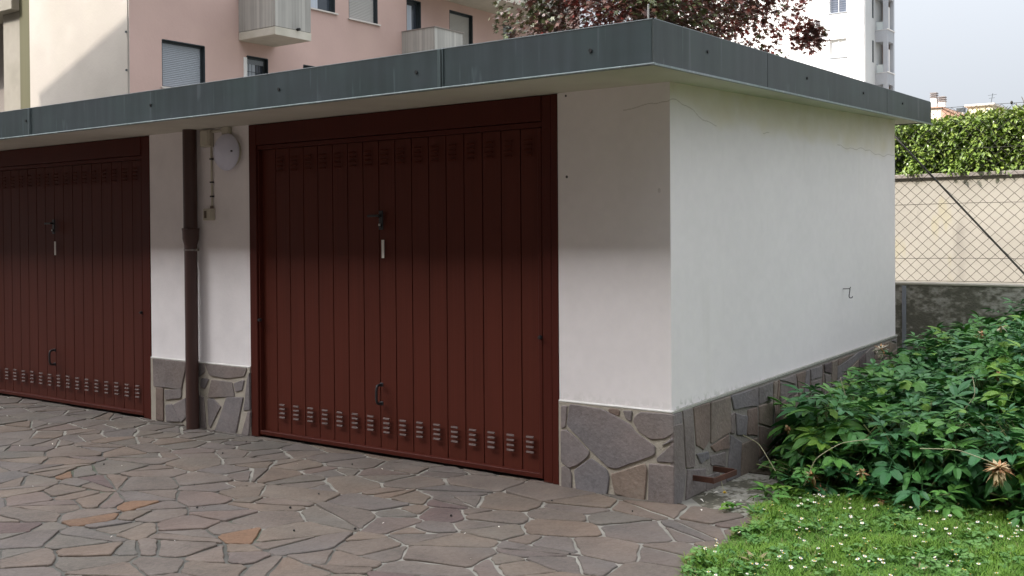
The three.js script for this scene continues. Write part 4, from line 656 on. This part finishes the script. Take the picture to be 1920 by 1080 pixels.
const mLeaf = [leafMat(0.072, 0.21, 0.058, 0.42, 0.2), leafMat(0.092, 0.25, 0.062, 0.42, 0.2), leafMat(0.060, 0.185, 0.065, 0.4, 0.18), leafMat(0.120, 0.29, 0.055, 0.45, 0.22), leafMat(0.20, 0.36, 0.05, 0.5, 0.3), leafMat(0.26, 0.19, 0.07, 0.7, 0.2)];
const mStem = M(0.16, 0.18, 0.07), mPale = M(0.38, 0.36, 0.22);
const mPetal = [M(0.50, 0.27, 0.13, { roughness: 0.8 }), M(0.60, 0.46, 0.27, { roughness: 0.8 }), M(0.36, 0.16, 0.08, { roughness: 0.8 }), M(0.72, 0.66, 0.54, { roughness: 0.8 })];
{
  const noise = new ImprovedNoise();
  // height of the foliage over the bed
  const hgt = (x, z) => {
    const front = -0.40 - 0.10 * noise.noise(x * 2.5, 1, 0) + (x < 0.55 ? -0.45 * sstep(0.6, 0.2, x) : 0), d = front - z; if (d < 0) return 0;
    let h = 0.46 * sstep(0, 0.42, d) + 0.15 * sstep(0.4, 2.2, d) + 0.10 * sstep(2, 3.6, d); h += 0.36 * sstep(0.75, 1.6, x) * sstep(-1.2, -3.2, z); h -= (0.08 + 0.22 * sstep(-1.3, -1.9, z)) * sstep(0.42, 0.1, x - XS(z)); if (z < -3.9) h *= 0.9;
    return Math.max(0.05, h + 0.09 * noise.noise(x * 2.6, 7, z * 2.6) + 0.05 * noise.noise(x * 6, 3, z * 6));
  };
  const bushes = [
    ['peony bush at the lawn edge, nearest the rusty bracket', 0.55, -0.85], ['broad peony bush in front, with brown seed heads hanging over the lawn', 1.1, -0.85], ['peony bush at the right edge with a large faded flower', 1.75, -0.95],
    ['peony bush pressed against the middle of the side wall plinth', 0.5, -1.75], ['peony bush in the middle of the bed, behind the front row', 1.35, -1.9], ['peony bush at the far end of the side wall with a white and brown flower', 0.55, -3.1], ['tall peony bush before the blackened low wall, topped by a pale flower', 1.35, -3.3], ['peony bush reaching out of view beyond the right edge', 2.5, -1.8]];
  const lists = bushes.map(() => []);
  // shoots: each a whorl of drooping leaves round its tip
  const tips = [];
  for (let i = 0; i < 5200 && tips.length < 470; i++) {
    const x = rr(0.1, 3.0), z = rr(-4.25, -0.36); if (x < XS(z) + 0.1) continue; const h = hgt(x, z); if (h <= 0.07) continue;
    if (tips.some((t) => Math.hypot(t[0] - x, t[1] - z) < 0.105)) continue; tips.push([x, z, h]);
  }
  for (const [x, z, h0] of tips) {
    let b = 0, bd = 9; bushes.forEach((q, k) => { const d = Math.hypot(x - q[1], z - q[2]); if (d < bd) { bd = d; b = k; } });
    const h = h0 * rr(0.88, 1.12), ex = hgt(x + 0.06, z) - hgt(x - 0.06, z), ez = hgt(x, z + 0.06) - hgt(x, z - 0.06), lean = clamp(Math.hypot(ex, ez) * 3), out = Math.atan2(-ex, -ez), n = 6 + Math.floor(rnd() * 3), y0 = rr(0, 6.28), tone = Math.floor(rnd() * 4), young = rnd() < 0.07, big = rr(0.78, 1.22);
    for (let k = 0; k < n; k++) {
      const f = k / (n - 1), yaw = y0 + k * 2.4, toward = Math.cos(yaw - out), y = h * (1 - 0.10 * f) - f * 0.13 + 0.02; if (y < 0.02) continue;
      const pitch = lerp(-0.55, 0.55, f) + 0.55 * lean * toward + rr(-0.2, 0.25), px = x + Math.sin(yaw) * 0.02 + Math.sin(out) * lean * 0.05 * f, pz = z + Math.cos(yaw) * 0.02 + Math.cos(out) * lean * 0.05 * f;
      lists[b].push({ m: [px, y, pz, pitch, yaw, rr(-0.35, 0.35), big * lerp(0.62, 1.12, Math.sqrt(f)) * rr(0.85, 1.15)], k: young && f < 0.5 ? 4 : rnd() < 0.006 ? 5 : rnd() < 0.7 ? tone : Math.floor(rnd() * 4), s: -f * 0.6 - 0.3 * z * 0.2 + (pix(px, y, pz)[0] < 1960 ? 1 : -1) });
    }
  }
  // bare lower stems' darker leaves inside
  for (let i = 0; i < 700; i++) { const x = rr(0.12, 3), z = rr(-4.2, -0.5); if (x < XS(z) + 0.08) continue; const h = hgt(x, z); if (h < 0.15) continue; let b = 0, bd = 9; bushes.forEach((q, k) => { const d = Math.hypot(x - q[1], z - q[2]); if (d < bd) { bd = d; b = k; } }); lists[b].push({ m: [x, h * rr(0.2, 0.7), z, rr(0, 0.8), rr(0, 6.28), rr(-0.4, 0.4), rr(0.7, 1.1)], k: 2, s: -2 }); }
  bushes.forEach(([label, bx, bz], b) => {
    const g = thing('peony_bush', label, 'peony bush', null, [bx, 0.02, bz]); const L = lists[b].sort((p, q) => q.s - p.s), rest = [];
    L.forEach(({ m, k }, i) => {
      const geo = LEAVES[Math.floor(rnd() * LEAVES.length)], x = m[0] - bx, y = m[1] - 0.02, z = m[2] - bz;
      if (i < 262) { const o = part(g, 'leaf', geo, mLeaf[k]); o.rotation.order = 'YXZ'; o.position.set(x, y, z); o.rotation.set(m[3], m[4], m[5]); o.scale.setScalar(m[6]); }
      else rest.push(clean(geo.clone()).applyMatrix4(place(x, y, z, m[3], m[4], m[5], m[6])));
    });
    if (rest.length) part(g, 'inner_leaves', mergeGeometries(rest), mLeaf[0]).userData.kind = 'stuff';
    const st = []; for (let i = 0; i < 26; i++) { const a = rr(0, 6.283), r = rr(0.15, 0.45), ex = Math.cos(a) * r, ez = Math.sin(a) * r, x = bx + ex, z = bz + ez; if (x < XS(z) + 0.08) continue; const h = Math.max(0.12, hgt(x, z) * 0.92); st.push(tube([[ex * 0.2, -0.02, ez * 0.2], [ex * 0.6, h * 0.6, ez * 0.6], [ex, h, ez]], 0.0045, 5, 6)); }
    part(g, 'stems', merge(st), mStem);
    bushes[b].g = g;
  });
  for (let i = 0; i < 46; i++) {
    const x = rr(0.26, 0.62), z = rr(-0.82, -0.22), b = bushes[0]; if (x < 0.30 - z * 0.05 || (z > -0.34 && x < 0.40)) continue;
    const o = part(b.g, 'leaf', LEAVES[i % LEAVES.length], mLeaf[[3, 4, 1, 3][i % 4]]); o.rotation.order = 'YXZ'; o.position.set(x - b[1], rr(0.03, 0.05 + 0.22 * sstep(-0.25, -0.8, z)), z - b[2]); o.rotation.set(rr(-0.4, 0.4), rr(0, 6.28), rr(-0.4, 0.4)); o.scale.setScalar(rr(0.4, 0.72));
  }
  for (let i = 0; i < 150; i++) {     // a vine with lobed leaves climbing over the bushes
    const x = rr(0.2, 1.9), z = rr(-2.6, -0.45), h = hgt(x, z); if (h < 0.1 || noise.noise(x * 2.1, 11, z * 2.1) < 0.02) continue;
    let b = 0, bd = 9; bushes.forEach((q, k) => { const d = Math.hypot(x - q[1], z - q[2]); if (d < bd) { bd = d; b = k; } });
    const o = part(bushes[b].g, 'vine_leaf', VINE, mLeaf[rnd() < 0.5 ? 4 : 3]); o.rotation.order = 'YXZ'; o.position.set(x - bushes[b][1], h * rr(0.9, 1.06) + 0.01, z - bushes[b][2]); o.rotation.set(rr(-0.1, 0.8), rr(-1.2, 1.2), rr(-0.5, 0.5)); o.scale.setScalar(rr(0.55, 1.05));
  }
  // faded flower heads: curled papery petals and a tuft of stamens
  function flower(b, x, y, z, r, mats, n) {
    const p = bushes[b].g, bx = bushes[b][1], bz = bushes[b][2], f = node(p, 'faded_flower'); f.position.set(x - bx, y - 0.02, z - bz);
    const byM = mats.map(() => []);
    for (let i = 0; i < n; i++) { const g = leaflet(r * rr(0.65, 1.1), r * rr(0.12, 0.36), rr(0.1, 1.1), rr(-0.6, 0.8)); g.applyMatrix4(place(0, 0, 0, rr(-1.2, 1.3), rr(0, 6.283), rr(-0.5, 0.5), 1)); byM[i % mats.length].push(clean(g)); }
    byM.forEach((l, i) => part(f, 'petals', merge(l), mPetal[mats[i]]));
  }
  flower(2, 1.585, 0.295, -0.5, 0.066, [0, 1, 1], 150); flower(0, 0.62, 0.14, -0.5, 0.05, [0, 1, 2], 34); flower(0, 0.66, 0.062, -0.5, 0.05, [2, 0], 30); flower(1, 0.89, 0.19, -0.5, 0.04, [1, 0], 26);
  flower(6, 1.18, 0.845, -2.55, 0.055, [3, 1], 16); flower(6, 1.06, 0.80, -2.55, 0.05, [0, 1], 24); flower(4, 1.21, 0.605, -1.95, 0.045, [2, 0], 26); flower(4, 1.29, 0.60, -1.9, 0.045, [0, 2], 22);
  flower(5, 0.40, 0.665, -2.45, 0.06, [3, 3, 0], 34); flower(0, 0.34, 0.33, -0.85, 0.04, [1, 0, 2], 18); flower(1, 1.0, 0.05, -0.5, 0.04, [2, 0], 18);
  // arching pale stalks
  const stalk = (b, pts) => { const q = bushes[b]; part(q.g, 'stalk', tube(pts.map(([x, y, z]) => [x - q[1], y - 0.02, z - q[2]]), 0.0026, 5, 18), mPale); };
  stalk(0, [[0.6, 0.10, -0.42], [0.66, 0.25, -0.44], [0.78, 0.34, -0.5], [0.9, 0.36, -0.6]]); stalk(2, [[1.2, 0.36, -0.5], [1.4, 0.38, -0.46], [1.585, 0.32, -0.5]]); stalk(0, [[0.15, 0.30, -0.62], [0.28, 0.27, -0.55], [0.4, 0.14, -0.5]]);
  stalk(3, [[0.55, 0.35, -1.1], [0.6, 0.5, -1.1], [0.56, 0.62, -1.12]]); stalk(4, [[1.2, 0.4, -1.2], [1.3, 0.55, -1.25], [1.28, 0.66, -1.3]]);
}

// ------------------------------------------------------------------ lawn
{
  const blades = []; for (let i = 0; i < 7; i++) { const a = rr(0, 6.283), h = rr(0.03, 0.062), w = rr(0.0022, 0.0036), lean = rr(0.008, 0.035), T = []; const P = (t, s) => [s * w * (1 - t * 0.75), h * t * (1 - 0.18 * t), lean * t * t * 1.4]; for (const [t0, t1] of [[0, 0.5], [0.5, 1]]) T.push([P(t0, -1), P(t0, 1), P(t1, 1)], [P(t0, -1), P(t1, 1), P(t1, -1)]); const g = tris(T); g.rotateY(a); g.translate(rr(-0.014, 0.014), 0, rr(-0.014, 0.014)); blades.push(g); }
  const tuft = merge(blades), noise = new ImprovedNoise(), ms = [], cs = [], wm = [], wc = [], dm = [], dk = [];
  const inLawn = (x, z) => z > -0.95 && x > EDGE(z) + 0.015 * Math.sin(z * 40) - 0.02 && !(x < 0.45 && z < 0.0) && !(z < -0.3 && x < 0.5);
  for (let i = 0; i < 26000; i++) {
    const near = rnd() < 0.85, x = near ? rr(0.4, 2.3) : rr(0.4, 4), z = near ? rr(-0.9, 1.9) : rr(-0.9, 4); if (!inLawn(x, z)) continue;
    const n = noise.noise(x * 3, 0, z * 3), edge = sstep(0.08, 0, x - EDGE(z)); ms.push(place(x, 0.0, z, rr(-0.25, 0.25), rr(0, 6.283), rr(-0.25, 0.25), [1, (0.62 + 0.75 * n + 0.3 * noise.noise(x * 9, 1, z * 9) + rr(0, 0.6)) * (1 - 0.3 * edge), 1]));
    const t = clamp(0.5 + 0.8 * n + rr(-0.4, 0.4)); const dry = rnd() < 0.035 + 0.25 * edge; cs.push(dry ? C3(0.30, 0.27, 0.11) : C3(lerp(0.105, 0.225, t), lerp(0.25, 0.38, t), lerp(0.03, 0.045, t)));
  }
  const grass = instanced(scene, 'grass', tuft, leafMat(1, 1, 1, 0.6, 0.3), ms, cs); tag(grass, 'bright green tufted lawn at lower right', 'grass', null, 'stuff');
  // clover and plantain leaves among the grass
  const wl = merge([leaflet(0.03, 0.024, 0.2, 0.3), leaflet(0.03, 0.024, 0.2, 0.3).rotateY(2.1), leaflet(0.03, 0.024, 0.2, 0.3).rotateY(-2.1)].map(clean));
  for (let i = 0; i < 2600; i++) { const x = rr(0.42, 2.3), z = rr(-0.8, 1.6); if (!inLawn(x, z) || noise.noise(x * 4, 4, z * 4) < -0.05) continue; wm.push(place(x, rr(0.018, 0.05), z, rr(-0.4, 0.5), rr(0, 6.283), rr(-0.4, 0.4), rr(0.6, 1.25))); const t = rnd(); wc.push(C3(lerp(0.11, 0.20, t), lerp(0.26, 0.36, t), lerp(0.06, 0.09, t))); }
  tag(instanced(scene, 'clover', wl, leafMat(1, 1, 1, 0.55, 0.25), wm, wc), 'low clover leaves mixed into the lawn', 'clover', null, 'stuff');
  const broad = merge([0, 1, 2, 3, 4].map((i) => clean(leaflet(0.075, 0.02, 0.25, 0.5).applyMatrix4(place(0, 0.004, 0, -0.75, i * 1.257, 0, 1))))), bm = [], bc = [];
  for (let i = 0; i < 420; i++) { const x = rr(0.42, 2.4), z = rr(-0.85, 1.8); if (!inLawn(x, z) || noise.noise(x * 2 + 3, 6, z * 2) < 0.0) continue; bm.push(place(x, 0.004, z, rr(-0.2, 0.2), rr(0, 6.283), rr(-0.2, 0.2), rr(0.5, 1.25))); const t = rnd(); bc.push(rnd() < 0.07 ? C3(0.36, 0.30, 0.15) : C3(lerp(0.06, 0.16, t), lerp(0.17, 0.34, t), lerp(0.04, 0.07, t))); }
  tag(instanced(scene, 'broad_weeds', broad, leafMat(1, 1, 1, 0.5, 0.2), bm, bc), 'broad-leaved plantain weeds among the lawn grass', 'weeds', null, 'stuff');
  // daisies
  const pet = []; for (let i = 0; i < 11; i++) pet.push(clean(leaflet(0.0095, 0.0045, -0.15, 0).rotateY(i * 0.571)));
  const head = merge(pet), eye = clean(new THREE.SphereGeometry(0.0036, 8, 5).scale(1, 0.6, 1).translate(0, 0.0015, 0)), stemG = clean(bar([0, -0.05, 0], [0, 0, 0], 0.0009, 4));
  for (let i = 0; i < 560; i++) { const x = rr(0.45, 2.3), z = rr(-0.75, 1.7); if (!inLawn(x, z) || noise.noise(x * 2.2 + 5, 2, z * 2.2) < -0.12) continue; dm.push(place(x, rr(0.045, 0.072), z, rr(-0.3, 0.45), rr(0, 6.283), rr(-0.3, 0.3), rr(0.75, 1.2))); }
  const das = thing('daisies', 'small white daisies sprinkled over the lawn', 'daisies'); das.userData.kind = 'stuff';
  instanced(das, 'petals', head, M(0.85, 0.85, 0.85, { roughness: 0.7 }), dm).userData.kind = 'stuff'; instanced(das, 'eyes', eye, M(0.75, 0.50, 0.05), dm).userData.kind = 'stuff'; instanced(das, 'stems', stemG, mStem, dm).userData.kind = 'stuff';
}
// dandelion by the cement strip, fallen petals and bits on the paving
{
  const dn = thing('dandelion', 'yellow dandelion with jagged leaves on the cement strip', 'dandelion', null, [0.30, 0.0, -0.06]);
  const pet = []; for (let i = 0; i < 46; i++) pet.push(clean(leaflet(0.017, 0.004, 0.1, 0).applyMatrix4(place(0, 0, 0, rr(-1.2, -0.1), rr(0, 6.283), 0, rr(0.7, 1)))));
  part(dn, 'flower', merge(pet), M(0.80, 0.58, 0.03, { roughness: 0.7 })).position.set(-0.10, 0.035, -0.19);
  part(dn, 'stem', tube([[-0.15, 0.13, -0.25], [-0.13, 0.08, -0.22], [-0.1, 0.035, -0.19]], 0.0016, 5, 10), mPale);
  for (let i = 0; i < 12; i++) { const m = part(dn, 'leaf', leaflet(0.085, 0.042, 0.2, 0.4), mLeaf[3 + (i % 2)]); m.position.set(rr(-0.03, 0.06), 0.012, rr(-0.05, 0.05)); m.rotation.order = 'YXZ'; m.rotation.set(rr(-0.7, -0.1), rr(0, 6.28), 0); m.scale.setScalar(rr(0.6, 1)); }
  const lit = [], dk = [];
  for (let i = 0; i < 24; i++) { const x = rr(-5, 0.5), z = rr(0.05, 2.4); lit.push(place(x, 0.010, z, rr(-0.3, 0.3), rr(0, 6.28), 0, rr(0.35, 0.9))); }
  for (let i = 0; i < 10; i++) lit.push(place(rr(0.05, 0.35), 0.012, rr(-0.4, 0.1), rr(-0.3, 0.3), rr(0, 6.28), 0, rr(0.8, 2)));
  tag(instanced(scene, 'petal_litter', leaflet(0.016, 0.011, 0.5, 0.4), M(0.80, 0.74, 0.66), lit), 'white fallen petals scattered on the paving', 'petals', null, 'stuff');
  for (let i = 0; i < 16; i++) dk.push(place(rr(-6, 0.3), 0.009, rr(0.08, 1.6), 0, rr(0, 6.28), 0, [rr(0.6, 1.5), rr(0.5, 1), rr(0.6, 1.1)]));
  tag(instanced(scene, 'dark_crumbs', new THREE.IcosahedronGeometry(0.0065, 1), M(0.03, 0.025, 0.022), dk), 'dark crumbs of earth lying on the paving', 'crumbs', null, 'stuff');
}

const renderer = new THREE.WebGLRenderer({ antialias: true });
renderer.setSize(1920, 1080);
renderer.shadowMap.enabled = true; renderer.shadowMap.type = THREE.PCFSoftShadowMap;
renderer.toneMapping = THREE.LinearToneMapping; renderer.toneMappingExposure = EXPOSURE;
renderer.render(scene, camera);
